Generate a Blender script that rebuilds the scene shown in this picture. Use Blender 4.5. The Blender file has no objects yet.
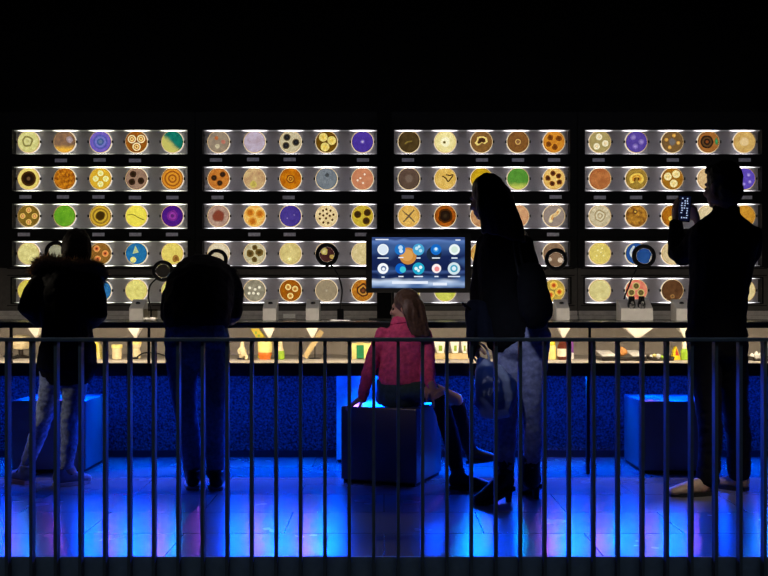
import bpy, bmesh, math, random
from math import sin, cos, pi, radians
from mathutils import Vector, Matrix, noise

random.seed(7)
SC = bpy.context.scene
COL = SC.collection
F, HCAM = 1000.0, 1.05          # focal length in pixels of a 768 px wide frame, camera height


def P(px, py, Y):
    """point at depth Y metres from the camera, in the direction of a pixel"""
    return Vector(((px - 384) * Y / F, Y, HCAM - (py - 300) * Y / F))


def W(n, Y):
    return n * Y / F


# ------------------------------------------------------------------ materials
def lin(c):
    r = []
    for v in c[:3]:
        v = max(0.0, v / 255.0)
        r.append(v / 12.92 if v <= 0.04045 else ((v + 0.055) / 1.055) ** 2.4)
    return (r[0], r[1], r[2], 1.0)


def newmat(name):
    m = bpy.data.materials.new(name)
    m.use_nodes = True
    nt = m.node_tree
    nt.nodes.clear()
    return m, nt, nt.nodes.new('ShaderNodeOutputMaterial')


def setin(n, **kw):
    for k, v in kw.items():
        n.inputs[k.replace('_', ' ')].default_value = v


def mat(name, col, rough=0.6, metal=0.0, var=0.15, scale=30.0, bump=0.0, bscale=60.0, spec=0.4, coat=0.0):
    """solid surface with a procedural mottle and bump; col is linear albedo"""
    m, nt, out = newmat(name)
    b = nt.nodes.new('ShaderNodeBsdfPrincipled')
    setin(b, Roughness=rough, Metallic=metal)
    b.inputs['Specular IOR Level'].default_value = spec
    b.inputs['Coat Weight'].default_value = coat
    tc = nt.nodes.new('ShaderNodeTexCoord')
    n = nt.nodes.new('ShaderNodeTexNoise')
    setin(n, Scale=scale, Detail=4.0)
    nt.links.new(tc.outputs['Object'], n.inputs['Vector'])
    r = nt.nodes.new('ShaderNodeValToRGB')
    c = tuple(col[:3])
    r.color_ramp.elements[0].position = 0.3
    r.color_ramp.elements[1].position = 0.7
    r.color_ramp.elements[0].color = tuple(x * (1 - var) for x in c) + (1,)
    r.color_ramp.elements[1].color = tuple(min(1, x * (1 + var)) for x in c) + (1,)
    nt.links.new(n.outputs['Fac'], r.inputs['Fac'])
    nt.links.new(r.outputs['Color'], b.inputs['Base Color'])
    if bump:
        n2 = nt.nodes.new('ShaderNodeTexNoise')
        setin(n2, Scale=bscale, Detail=5.0)
        nt.links.new(tc.outputs['Object'], n2.inputs['Vector'])
        bp = nt.nodes.new('ShaderNodeBump')
        setin(bp, Strength=bump, Distance=0.01)
        nt.links.new(n2.outputs['Fac'], bp.inputs['Height'])
        nt.links.new(bp.outputs['Normal'], b.inputs['Normal'])
    nt.links.new(b.outputs['BSDF'], out.inputs['Surface'])
    return m


def emat(name, col, strength, sampling='AUTO'):
    m, nt, out = newmat(name)
    e = nt.nodes.new('ShaderNodeEmission')
    setin(e, Color=tuple(col[:3]) + (1,), Strength=strength)
    nt.links.new(e.outputs['Emission'], out.inputs['Surface'])
    m.cycles.emission_sampling = sampling
    return m


def pane_mat(name, tint=(1, 1, 1), refl=0.05, rough=0.03):
    m, nt, out = newmat(name)
    t = nt.nodes.new('ShaderNodeBsdfTransparent')
    setin(t, Color=tuple(tint) + (1,))
    g = nt.nodes.new('ShaderNodeBsdfGlossy')
    setin(g, Roughness=rough)
    mx = nt.nodes.new('ShaderNodeMixShader')
    mx.inputs[0].default_value = refl
    nt.links.new(t.outputs[0], mx.inputs[1])
    nt.links.new(g.outputs[0], mx.inputs[2])
    nt.links.new(mx.outputs[0], out.inputs['Surface'])
    return m


BACK = 1.15      # radiance of the little light panel behind every dish
_tl = {}


def jelly(col, col2=None, ns=6.0, centre=None, cr=0.5, kind='noise', seed=0.0, split=None):
    """translucent nutrient jelly seen against its light panel; colours are 0-255"""
    key = (tuple(col), tuple(col2 or ()), ns, tuple(centre or ()), cr, kind, seed, split)
    if key in _tl:
        return _tl[key]
    m, nt, out = newmat('jelly_%d' % len(_tl))
    L = nt.links.new
    tc = nt.nodes.new('ShaderNodeTexCoord')
    mp = nt.nodes.new('ShaderNodeMapping')
    mp.inputs['Scale'].default_value = (12.5, 12.5, 12.5)
    mp.inputs['Location'].default_value = (0, 0, 0)
    L(tc.outputs['Object'], mp.inputs['Vector'])
    off = nt.nodes.new('ShaderNodeVectorMath')
    off.operation = 'ADD'
    off.inputs[1].default_value = (seed * 3.1, seed * 1.7, seed * 2.3)
    L(mp.outputs[0], off.inputs[0])
    c2 = col2 or tuple(v * 0.86 for v in col)
    fac = None
    if kind == 'noise':
        n = nt.nodes.new('ShaderNodeTexNoise')
        setin(n, Scale=ns * 0.5, Detail=5.0, Roughness=0.6)
        L(off.outputs[0], n.inputs['Vector'])
        fac = n.outputs['Fac']
    elif kind == 'cells':
        n = nt.nodes.new('ShaderNodeTexVoronoi')
        setin(n, Scale=ns)
        L(off.outputs[0], n.inputs['Vector'])
        fac = n.outputs['Distance']
    elif kind == 'rings':
        n = nt.nodes.new('ShaderNodeTexWave')
        n.wave_type = 'RINGS'
        n.rings_direction = 'Y'
        setin(n, Scale=ns * 0.25, Distortion=1.5, Detail=2.0)
        L(mp.outputs[0], n.inputs['Vector'])
        fac = n.outputs['Fac']
    elif kind == 'rays':
        gx = nt.nodes.new('ShaderNodeSeparateXYZ')
        L(mp.outputs[0], gx.inputs[0])
        at = nt.nodes.new('ShaderNodeMath')
        at.operation = 'ARCTAN2'
        L(gx.outputs['Z'], at.inputs[0])
        L(gx.outputs['X'], at.inputs[1])
        n = nt.nodes.new('ShaderNodeTexNoise')
        n.noise_dimensions = '1D'
        setin(n, Scale=ns, Detail=4.0)
        L(at.outputs[0], n.inputs['W'])
        fac = n.outputs['Fac']
    r = nt.nodes.new('ShaderNodeValToRGB')
    lo, hi = (0.32, 0.68) if kind in ('noise', 'rays') else (0.1, 0.75)
    r.color_ramp.elements[0].position = lo
    r.color_ramp.elements[1].position = hi
    r.color_ramp.elements[0].color = lin(c2)
    r.color_ramp.elements[1].color = lin(col)
    L(fac, r.inputs['Fac'])
    colour = r.outputs['Color']
    if centre or split:
        if split:
            g = nt.nodes.new('ShaderNodeVectorMath')
            g.operation = 'DOT_PRODUCT'
            g.inputs[1].default_value = (cos(split), 0, sin(split))
            L(mp.outputs[0], g.inputs[0])
            d = g.outputs['Value']
            lo, hi = cr - 0.25, cr + 0.25
        else:
            g = nt.nodes.new('ShaderNodeVectorMath')
            g.operation = 'LENGTH'
            L(mp.outputs[0], g.inputs[0])
            d = g.outputs['Value']
            lo, hi = cr * 0.8, cr * 1.25
        nn = nt.nodes.new('ShaderNodeTexNoise')
        setin(nn, Scale=2.5)
        L(off.outputs[0], nn.inputs['Vector'])
        ad = nt.nodes.new('ShaderNodeMath')
        ad.operation = 'MULTIPLY_ADD'
        ad.inputs[1].default_value = 0.3
        ad.inputs[2].default_value = -0.15
        L(nn.outputs['Fac'], ad.inputs[0])
        sm = nt.nodes.new('ShaderNodeMath')
        sm.operation = 'ADD'
        L(ad.outputs[0], sm.inputs[0])
        L(d, sm.inputs[1])
        mr = nt.nodes.new('ShaderNodeMapRange')
        mr.interpolation_type = 'SMOOTHSTEP'
        setin(mr, From_Min=lo, From_Max=hi, To_Min=1.0, To_Max=0.0)
        L(sm.outputs[0], mr.inputs['Value'])
        mc = nt.nodes.new('ShaderNodeMix')
        mc.data_type = 'RGBA'
        L(mr.outputs[0], mc.inputs[0])
        L(colour, mc.inputs[6])
        mc.inputs[7].default_value = lin(centre)
        colour = mc.outputs[2]
    t = nt.nodes.new('ShaderNodeBsdfTransparent')
    L(colour, t.inputs['Color'])
    df = nt.nodes.new('ShaderNodeBsdfDiffuse')
    L(colour, df.inputs['Color'])
    mx = nt.nodes.new('ShaderNodeMixShader')
    mx.inputs[0].default_value = 0.1
    L(t.outputs[0], mx.inputs[1])
    L(df.outputs[0], mx.inputs[2])
    L(mx.outputs[0], out.inputs['Surface'])
    _tl[key] = m
    return m


# ------------------------------------------------------------------ object helpers
def tag(o, label=None, cat=None, group=None, kind=None):
    if label:
        o['label'] = label
    if cat:
        o['category'] = cat
    if group:
        o['group'] = group
    if kind:
        o['kind'] = kind
    return o


def thing(name, label, cat, loc=(0, 0, 0), group=None, rotz=0.0):
    o = bpy.data.objects.new(name, None)
    o.empty_display_size = 0.05
    COL.objects.link(o)
    o.location = loc
    o.rotation_euler.z = rotz
    return tag(o, label, cat, group)


def wmat(o):
    m = Matrix.Translation(o.location) @ o.rotation_euler.to_matrix().to_4x4()
    return wmat(o.parent) @ m if o.parent else m


def obj(name, bm, m, parent=None, smooth=False, local=False, bevel=0.0, at=None):
    """link bm (world coordinates unless local) as one mesh object, a part of parent if given"""
    me = bpy.data.meshes.new(name)
    if isinstance(bm, bpy.types.Mesh):
        me = bm
        me.name = name
    else:
        bmesh.ops.recalc_face_normals(bm, faces=bm.faces[:])
        bm.to_mesh(me)
        bm.free()
    o = bpy.data.objects.new(name, me)
    for mm in (m if isinstance(m, (list, tuple)) else [m]):
        me.materials.append(mm)
    if smooth:
        me.polygons.foreach_set('use_smooth', [True] * len(me.polygons))
    COL.objects.link(o)
    if parent:
        o.parent = parent
        if not local:
            me.transform(wmat(parent).inverted())
    elif at is not None:
        me.transform(Matrix.Translation(-Vector(at)))
        o.location = at
    if bevel:
        b = o.modifiers.new('bevel', 'BEVEL')
        b.width = bevel
        b.segments = 2
        b.limit_method = 'ANGLE'
    return o


def B():
    return bmesh.new()


def box(bm, x0, x1, y0, y1, z0, z1, mi=0):
    vs = [bm.verts.new((x, y, z)) for x in (x0, x1) for y in (y0, y1) for z in (z0, z1)]
    for q in ((0, 1, 3, 2), (4, 6, 7, 5), (0, 4, 5, 1), (2, 3, 7, 6), (0, 2, 6, 4), (1, 5, 7, 3)):
        f = bm.faces.new([vs[i] for i in q])
        f.material_index = mi
    return vs


def boxm(x0, x1, y0, y1, z0, z1):
    bm = B()
    box(bm, x0, x1, y0, y1, z0, z1)
    return bm


def rbox(bm, c, size, M=None):
    vs = box(bm, -size[0] / 2, size[0] / 2, -size[1] / 2, size[1] / 2, -size[2] / 2, size[2] / 2)
    T = Matrix.Translation(c) @ (M.to_4x4() if M else Matrix.Identity(4))
    for v in vs:
        v.co = T @ v.co
    return vs


def prism(bm, pts, axis, a, b, mi=0):
    """polygon pts in the plane normal to axis, extruded from a to b"""
    def mk(p, t):
        return {'x': (t, p[0], p[1]), 'y': (p[0], t, p[1]), 'z': (p[0], p[1], t)}[axis]
    v0 = [bm.verts.new(mk(p, a)) for p in pts]
    v1 = [bm.verts.new(mk(p, b)) for p in pts]
    n = len(pts)
    fs = [bm.faces.new(v0), bm.faces.new(v1[::-1])]
    fs += [bm.faces.new((v0[i], v0[(i + 1) % n], v1[(i + 1) % n], v1[i])) for i in range(n)]
    for f in fs:
        f.material_index = mi


def lathe(bm, c, prof, n=24, axis='z', mi=0):
    """profile (radius, height) turned about an axis through c"""
    rings = []
    for r, h in prof:
        ring = []
        for i in range(n):
            a = 2 * pi * i / n
            if axis == 'z':
                p = (c[0] + r * cos(a), c[1] + r * sin(a), c[2] + h)
            else:
                p = (c[0] + r * cos(a), c[1] + h, c[2] + r * sin(a))
            ring.append(bm.verts.new(p))
        rings.append(ring)
    for a, b in zip(rings, rings[1:]):
        for i in range(n):
            bm.faces.new((a[i], a[(i + 1) % n], b[(i + 1) % n], b[i])).material_index = mi
    for ring in (rings[0], rings[-1]):
        bm.faces.new(ring).material_index = mi


def limb(bm, pts, side=(1, 0, 0), n=14, rnd=True):
    """closed loft through (point, rx, ry); side is the direction of rx"""
    pts = [(Vector(p), rx, ry) for p, rx, ry in pts]
    if rnd:
        def cap(a, b):
            d = (a[0] - b[0]).normalized()
            out = []
            for t, s in ((0.95, 0.3), (0.6, 0.8), (0.3, 0.95)):
                out.append((a[0] + d * min(a[1], a[2]) * t * 0.8, a[1] * s, a[2] * s))
            return out
        pts = cap(pts[0], pts[1]) + pts + cap(pts[-1], pts[-2])[::-1]
    rings = []
    s0 = Vector(side)
    for i, (p, rx, ry) in enumerate(pts):
        t = (pts[min(i + 1, len(pts) - 1)][0] - pts[max(i - 1, 0)][0]).normalized()
        s = s0 - t * s0.dot(t)
        if s.length < 0.05:
            s = t.orthogonal()
        s.normalize()
        u = t.cross(s)
        rings.append([bm.verts.new(p + s * rx * cos(2 * pi * k / n) + u * ry * sin(2 * pi * k / n)) for k in range(n)])
    for a, b in zip(rings, rings[1:]):
        for k in range(n):
            bm.faces.new((a[k], a[(k + 1) % n], b[(k + 1) % n], b[k]))
    bm.faces.new(rings[0][::-1])
    bm.faces.new(rings[-1])


def tube(bm, pts, r, n=8):
    limb(bm, [(p, r, r) for p in pts], side=(0.31, 0.5, 0.8), n=n, rnd=False)


def smooth_path(pts, k=6):
    """Catmull-Rom through points"""
    pts = [Vector(p) for p in pts]
    out = []
    for i in range(len(pts) - 1):
        p0, p1, p2, p3 = pts[max(i - 1, 0)], pts[i], pts[i + 1], pts[min(i + 2, len(pts) - 1)]
        for j in range(k):
            t = j / k
            out.append(0.5 * ((2 * p1) + (p2 - p0) * t + (2 * p0 - 5 * p1 + 4 * p2 - p3) * t * t + (3 * p1 - p0 - 3 * p2 + p3) * t ** 3))
    out.append(pts[-1])
    return out


def ell(bm, c, r, M=None, seg=20, mi=0):
    T = Matrix.Translation(c) @ (M.to_4x4() if M else Matrix.Identity(4)) @ Matrix.Diagonal((r[0], r[1], r[2], 1))
    ret = bmesh.ops.create_uvsphere(bm, u_segments=seg, v_segments=seg // 2 + 2, radius=1.0, matrix=T)
    if mi:
        for v in ret['verts']:
            for f in v.link_faces:
                f.material_index = mi


def remesh(bm, voxel, it=4, fac=0.5):
    """fuse overlapping closed lofts to one continuous skin"""
    me = bpy.data.meshes.new('tmp')
    bmesh.ops.recalc_face_normals(bm, faces=bm.faces[:])
    bm.to_mesh(me)
    bm.free()
    o = bpy.data.objects.new('tmp', me)
    COL.objects.link(o)
    r = o.modifiers.new('r', 'REMESH')
    r.mode = 'VOXEL'
    r.voxel_size = voxel
    s = o.modifiers.new('s', 'SMOOTH')
    s.factor = fac
    s.iterations = it
    dg = bpy.context.evaluated_depsgraph_get()
    res = bpy.data.meshes.new_from_object(o.evaluated_get(dg), depsgraph=dg)
    bpy.data.objects.remove(o)
    bpy.data.meshes.remove(me)
    res.materials.clear()
    return res


def join_meshes(*ms):
    bm = B()
    for me, mi in ms:
        n = len(bm.faces)
        bm.from_mesh(me)
        bm.faces.ensure_lookup_table()
        for f in bm.faces[n:]:
            f.material_index = mi
        bpy.data.meshes.remove(me)
    out = bpy.data.meshes.new('j')
    bm.to_mesh(out)
    bm.free()
    return out


def crease(me, amp, scale, stretch=(1, 1, 1)):
    """push a mesh about with noise: the folds of cloth"""
    me.update()
    ns = [v.normal.copy() for v in me.vertices]
    for v, nn in zip(me.vertices, ns):
        q = Vector((v.co.x * stretch[0], v.co.y * stretch[1], v.co.z * stretch[2])) * scale
        v.co += nn * amp * (noise.noise(q) + 0.5 * noise.noise(q * 2.3))
    return me


# ------------------------------------------------------------------ shared materials
M = {}
M['black'] = mat('black_paint', (.004, .004, .0045), .55, spec=.25)
M['wallblack'] = mat('black_wall', (.003, .003, .0035), .9, spec=.05)
M['frame'] = mat('dark_anodised_frame', (.0035, .0033, .0033), .6, spec=.12)
M['facing'] = mat('brown_grey_facing', (.05, .044, .038), .5, spec=.3)
M['nicheback'] = mat('grey_niche_panel', (.36, .345, .36), .6, var=.06, scale=8)
M['grey_metal'] = mat('grey_ledge', (.42, .39, .35), .5)
M['plate'] = mat('caption_plate', (.60, .58, .66), .6, var=.25, scale=120)
M['plate_white'] = mat('white_caption_plate', (.93, .90, .82), .6, var=.1, scale=120)
M['white'] = mat('white_satin', (.62, .60, .56), .5, var=.05)
M['funnel'] = mat('white_funnel', (.85, .82, .72), .5, var=.03)
M['worktop'] = mat('dark_glass_worktop', (.02, .025, .022), .22, spec=.5)
M['vitback'] = mat('warm_grey_vitrine_lining', (.36, .33, .29), .8, var=.06, scale=14)
M['vitfloor'] = mat('vitrine_floor', (.55, .52, .46), .6, var=.06, scale=14)
M['pane'] = pane_mat('glass_pane')
m_, nt_, out_ = newmat('lens_glass')
g_ = nt_.nodes.new('ShaderNodeBsdfGlass')
setin(g_, Roughness=0.0, IOR=1.5, Color=(.95, .95, .95, 1))
nt_.links.new(g_.outputs[0], out_.inputs['Surface'])
M['lens'] = m_
M['rim'] = pane_mat('dish_rim_glass', (.96, .86, .70), .06, .2)
M['cube'] = mat('satin_dark_grey_lacquer', (.13, .13, .137), .28, var=.1, scale=5, spec=.5)
M['rail'] = mat('blue_grey_painted_steel', (.24, .235, .235), .5, var=.12, scale=18)
M['carpet_dark'] = mat('dark_skirting', (.006, .006, .01), .8)
M['rubber'] = mat('black_rubber', (.008, .008, .008), .7)
M['skin'] = mat('skin', (.42, .25, .18), .55, var=.08, scale=25)
M['eye'] = mat('eye', (.03, .02, .015), .2)
M['gloss_black'] = mat('gloss_black_plastic', (.006, .006, .007), .25)
M['steel'] = mat('brushed_steel', (.5, .5, .5), .3, metal=1.0)

# ------------------------------------------------------------------ the room
YW = 6.95        # face of the display wall
YB = 6.69        # carpeted wall under the bench
YK = 4.09        # front edge of the floor


def struct(name, bm, m, **k):
    return tag(obj(name, bm, m, **k), kind='structure')


def tile_mat():
    m, nt, out = newmat('dark_polished_floor_tiles')
    L = nt.links.new
    b = nt.nodes.new('ShaderNodeBsdfPrincipled')
    b.inputs['Specular IOR Level'].default_value = 0.75
    tc = nt.nodes.new('ShaderNodeTexCoord')
    br = nt.nodes.new('ShaderNodeTexBrick')
    br.offset = 0.5
    setin(br, Scale=1.0, Mortar_Size=0.003, Brick_Width=0.9, Row_Height=0.45, Mortar_Smooth=0.1)
    br.inputs['Color1'].default_value = (.15, .15, .155, 1)
    br.inputs['Color2'].default_value = (.18, .178, .18, 1)
    br.inputs['Mortar'].default_value = (.06, .06, .06, 1)
    L(tc.outputs['Object'], br.inputs['Vector'])
    L(br.outputs['Color'], b.inputs['Base Color'])
    n = nt.nodes.new('ShaderNodeTexNoise')
    setin(n, Scale=3.0, Detail=3.0)
    L(tc.outputs['Object'], n.inputs['Vector'])
    mr = nt.nodes.new('ShaderNodeMapRange')
    setin(mr, To_Min=0.22, To_Max=0.30)
    L(n.outputs['Fac'], mr.inputs['Value'])
    L(mr.outputs[0], b.inputs['Roughness'])
    n2 = nt.nodes.new('ShaderNodeTexNoise')
    setin(n2, Scale=2.2, Detail=2.0)
    L(tc.outputs['Object'], n2.inputs['Vector'])
    bp = nt.nodes.new('ShaderNodeBump')
    setin(bp, Strength=0.12, Distance=0.02)
    L(n2.outputs['Fac'], bp.inputs['Height'])
    bp2 = nt.nodes.new('ShaderNodeBump')
    setin(bp2, Strength=0.4, Distance=0.002)
    bp2.invert = True
    L(br.outputs['Fac'], bp2.inputs['Height'])
    L(bp.outputs['Normal'], bp2.inputs['Normal'])
    L(bp2.outputs['Normal'], b.inputs['Normal'])
    L(b.outputs['BSDF'], out.inputs['Surface'])
    return m


def carpet_mat():
    m, nt, out = newmat('looped_wall_carpet')
    L = nt.links.new
    b = nt.nodes.new('ShaderNodeBsdfPrincipled')
    setin(b, Roughness=.95)
    b.inputs['Specular IOR Level'].default_value = 0.1
    tc = nt.nodes.new('ShaderNodeTexCoord')
    v = nt.nodes.new('ShaderNodeTexVoronoi')
    setin(v, Scale=62.0)
    L(tc.outputs['Object'], v.inputs['Vector'])
    n = nt.nodes.new('ShaderNodeTexNoise')
    setin(n, Scale=75.0, Detail=4.0)
    L(tc.outputs['Object'], n.inputs['Vector'])
    r = nt.nodes.new('ShaderNodeValToRGB')
    r.color_ramp.elements[0].position = .35
    r.color_ramp.elements[1].position = .68
    r.color_ramp.elements[0].color = (.02, .02, .024, 1)
    r.color_ramp.elements[1].color = (.14, .14, .16, 1)
    L(n.outputs['Fac'], r.inputs['Fac'])
    L(r.outputs['Color'], b.inputs['Base Color'])
    bp = nt.nodes.new('ShaderNodeBump')
    setin(bp, Strength=0.9, Distance=0.012)
    L(v.outputs['Distance'], bp.inputs['Height'])
    L(bp.outputs['Normal'], b.inputs['Normal'])
    L(b.outputs['BSDF'], out.inputs['Surface'])
    return m


RX = 3.6
struct('floor', boxm(-RX, RX, YK, 7.3, -.12, 0), tile_mat())
struct('floor.001', boxm(-RX, RX, -.5, YK, -.42, -.40), mat('lower_floor', (.03, .03, .035), .5))
M['kerb'] = mat('grey_plinth_panel', (.42, .44, .46), .6, var=.1)
struct('trim_1', boxm(-RX, RX, YK - .012, YK, -.40, .002), M['kerb'])
bw = B()
box(bw, -RX, RX, YW + .1, YW + .2, 0, 3.6)
struct('wall_back', bw, M['wallblack'])
struct('wall_left', boxm(-RX - .1, -RX, -.5, 7.3, -.42, 3.6), M['wallblack'])
struct('wall_right', boxm(RX, RX + .1, -.5, 7.3, -.42, 3.6), M['wallblack'])
struct('ceiling', boxm(-RX, RX, -.5, 7.3, 3.6, 3.7), M['wallblack'])
struct('wall_bench', boxm(-RX, RX, YB, YB + .06, 0, .594), carpet_mat())
struct('baseboard_bench', boxm(-RX, RX, YB - .015, YB, 0, .045), M['carpet_dark'])

# ------------------------------------------------------------------ display cases with their niches
PXC = [(12, 187.5), (202.5, 378), (394, 570), (585, 762)]       # niche edges, pixels
ROWS = [(129.5, 154), (166.3, 191), (203.5, 228.5), (241, 266), (278, 303)]
DISC = [[28.5, 64.5, 100.3, 136.3, 172.3], [218.5, 254.5, 290.5, 326.5, 362.5],
        [409, 445.3, 481.5, 518, 554], [600, 636.5, 672.5, 708.5, 744.5]]
EDGE = [-25, 195, 386, 577.5, 795]


def X7(px):
    return (px - 384) * YW / F


def Z7(py):
    return HCAM - (py - 300) * YW / F


YD = YW + .056       # plane of the jelly in the dishes


def XD(px):
    return (px - 384) * YD / F


def ZD(py):
    return HCAM - (py - 300) * YD / F


def strip_mat(name, col, phase, strength):
    """LED strip behind a diffuser: one hot spot over every dish"""
    m, nt, out = newmat(name)
    L = nt.links.new
    tc = nt.nodes.new('ShaderNodeTexCoord')
    s = nt.nodes.new('ShaderNodeSeparateXYZ')
    L(tc.outputs['Object'], s.inputs[0])
    a = nt.nodes.new('ShaderNodeMath')
    a.operation = 'MULTIPLY_ADD'
    pitch = 35.95 * YW / F
    a.inputs[1].default_value = 2 * pi / pitch
    a.inputs[2].default_value = -2 * pi * phase / pitch
    L(s.outputs['X'], a.inputs[0])
    c = nt.nodes.new('ShaderNodeMath')
    c.operation = 'COSINE'
    L(a.outputs[0], c.inputs[0])
    mr = nt.nodes.new('ShaderNodeMapRange')
    setin(mr, From_Min=-0.8, From_Max=0.9, To_Min=0.03 * strength, To_Max=strength)
    L(c.outputs[0], mr.inputs['Value'])
    e = nt.nodes.new('ShaderNodeEmission')
    setin(e, Color=tuple(col) + (1,))
    L(mr.outputs[0], e.inputs['Strength'])
    L(e.outputs[0], out.inputs['Surface'])
    m.cycles.emission_sampling = 'FRONT_BACK'
    return m


TINT = [(1.0, .98, .82), (1.0, .95, .99), (1.0, .94, .98), (1.0, .94, .98)]
CASE_WORDS = ['leftmost case', 'case above the bent man', 'case right of the screen', 'rightmost case']
CASE_LABEL = ['wide black wall case of lit culture dishes behind the fur-collared visitor, leftmost of four',
              'wide black wall case of lit culture dishes left of the screen mast',
              'black wall case of lit culture dishes behind the standing woman, right of the screen mast',
              'black wall case of lit culture dishes behind the man raising a phone, rightmost of four']
PLATES = [
    [(61, 160.5), (99.7, 160), (135, 160.5), (25.5, 197), (63, 197), (98.5, 197), (135, 197.6), (172.5, 197.6), (24, 234.5), (98.5, 234.5), (135.4, 234.5), (172, 234.5), (20, 272)],
    [(216, 160), (253, 159.5), (289.7, 159.5), (363, 160), (217.6, 197.5), (288.7, 197.5), (254.3, 234.5), (289.7, 234.5), (361, 234.5), (254, 272)],
    [(408, 160), (482, 160), (518, 160), (554, 160), (407.7, 197), (555.6, 197), (553, 234.5)],
    [(598.5, 160), (672.7, 160), (744.6, 160), (599.8, 197.5), (636, 197.5), (672.7, 197.5), (746, 197.5)]]
M['backlight'] = emat('white_light_panel', (1, 1, 1), BACK, 'NONE')
DR = W(11.6, YW)      # outer dish radius
cases = []
for ci in range(4):
    c = thing('display_case', CASE_LABEL[ci], 'display case', (X7((EDGE[ci] + EDGE[ci + 1]) / 2), YW, .95), 'wall cases of culture dishes')
    cases.append(c)
    x0, x1 = X7(PXC[ci][0]), X7(PXC[ci][1])
    zt, zb = Z7(112), .918
    bm = B()
    box(bm, X7(EDGE[ci]) + .002, x0, YW, YW + .095, zb, zt)
    box(bm, x1, X7(EDGE[ci + 1]) - .002, YW, YW + .095, zb, zt)
    zs = [zt] + [Z7(v) for r in ROWS for v in r] + [zb]
    for k in range(0, 12, 2):
        box(bm, x0, x1, YW, YW + .029, zs[k + 1], zs[k])
    obj('frame', bm, M['frame'], c)
    bm = B()
    zm = Z7(267.5)
    for a, b in ((X7(EDGE[ci]) + .002, x0 - .012), (x1 + .012, X7(EDGE[ci + 1]) - .002)):
        box(bm, a, b, YW - .004, YW - .0005, zb + .06, Z7(268))
    for a, b in ((Z7(276.8), zm), (zb + .06, Z7(304.2))):
        box(bm, x0 - .012, x1 + .012, YW - .004, YW - .0005, a, b)
    obj('lower_facing', bm, M['facing'], c)
    # thin raised trim lines round the two lowest rows and a stepped back ledge over the worktop
    for r in (3, 4):
        bm = B()
        for z in (Z7(ROWS[r][0]) + .018, Z7(ROWS[r][1]) - .018):
            box(bm, x0 - .03, x1 + .03, YW - .012, YW - .004, z - .003, z + .003)
        obj('trim_bead', bm, M['frame'], c)
    bm = B()
    box(bm, X7(EDGE[ci]) + .004, X7(EDGE[ci + 1]) - .004, YW - .05, YW - .001, .918, .943)
    box(bm, X7(EDGE[ci]) + .004, X7(EDGE[ci + 1]) - .004, YW - .022, YW - .001, .945, .975)
    obj('stepped_ledge', bm, M['grey_metal'], c, bevel=.002)
    for r, (ya, yb) in enumerate(ROWS):
        za, zc = Z7(ya), Z7(yb)
        bm = B()
        box(bm, x0, x1, YW + .075, YW + .085, zc - .011, za + .011)
        n = obj('niche', bm, M['nicheback'], c)
        sm = strip_mat('led_strip_%d_%d' % (ci, r), TINT[ci], X7(DISC[ci][0]) - c.location.x, 8.0)
        for z in (za - .006, zc):
            obj('light_strip', boxm(x0 + .004, x1 - .004, YW + .030, YW + .040, z + .001, z + .005), sm, n)
        for px in DISC[ci]:
            bm = B()
            lathe(bm, (XD(px), YW + .068, ZD((ya + yb) / 2)), [(DR * .99, 0), (DR * .99, .006)], 32, 'y')
            obj('light_panel', bm, M['backlight'], n)
        obj('glass_pane', boxm(x0 + .001, x1 - .001, YW + .004, YW + .006, zc + .001, za - .001), M['pane'], n)
    for (px, py) in PLATES[ci]:
        bright = (ci, px, py) in ((1, 254, 272),)
        o = obj('caption_plate', boxm(X7(px - 6), X7(px + 6), YW - .003, YW, Z7(py + 1.7), Z7(py - 1.7)), M['plate_white'] if bright else M['plate'], c)
bm = boxm(X7(284), X7(296), YW - .056, YW - .051, .925, .955)
tag(obj('caption_card', bm, M['plate_white'], at=(X7(290), YW - .053, .925)), 'small cream caption card on the ledge between two white viewer boxes, left of the screen', 'card')

# ------------------------------------------------------------------ petri dishes
T3 = [(-.42, .28), (.42, .25), (0, -.45)]


def three(cols, r=.27, pts=T3, sh=0.0):
    return [('c', x, y, r, cols, sh) for x, y in pts]


def wavy(x, y, r, seed, amp=.25, n=40):
    return [(x + r * (1 + amp * noise.noise(Vector((cos(2 * pi * k / n) * 1.3 + seed * 7, sin(2 * pi * k / n) * 1.3, seed)))) * cos(2 * pi * k / n),
             y + r * (1 + amp * noise.noise(Vector((cos(2 * pi * k / n) * 1.3 + seed * 7, sin(2 * pi * k / n) * 1.3, seed)))) * sin(2 * pi * k / n)) for k in range(n)]


def band(path, w):
    """closed outline of a stroke along a 2-D path"""
    L_, R_ = [], []
    path = [(p.x, p.z) for p in smooth_path([(a, 0, b) for a, b in path], 5)]
    for i, p in enumerate(path):
        a, b = path[max(i - 1, 0)], path[min(i + 1, len(path) - 1)]
        d = Vector((b[0] - a[0], b[1] - a[1])).normalized()
        k = w * (0.6 if i in (0, len(path) - 1) else 1)
        L_.append((p[0] - d.y * k, p[1] + d.x * k))
        R_.append((p[0] + d.y * k, p[1] - d.x * k))
    return L_ + R_[::-1]


def fan(poly, x, y, s):
    return [(x + (a - x) * s, y + (b - y) * s) for a, b in poly]


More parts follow.
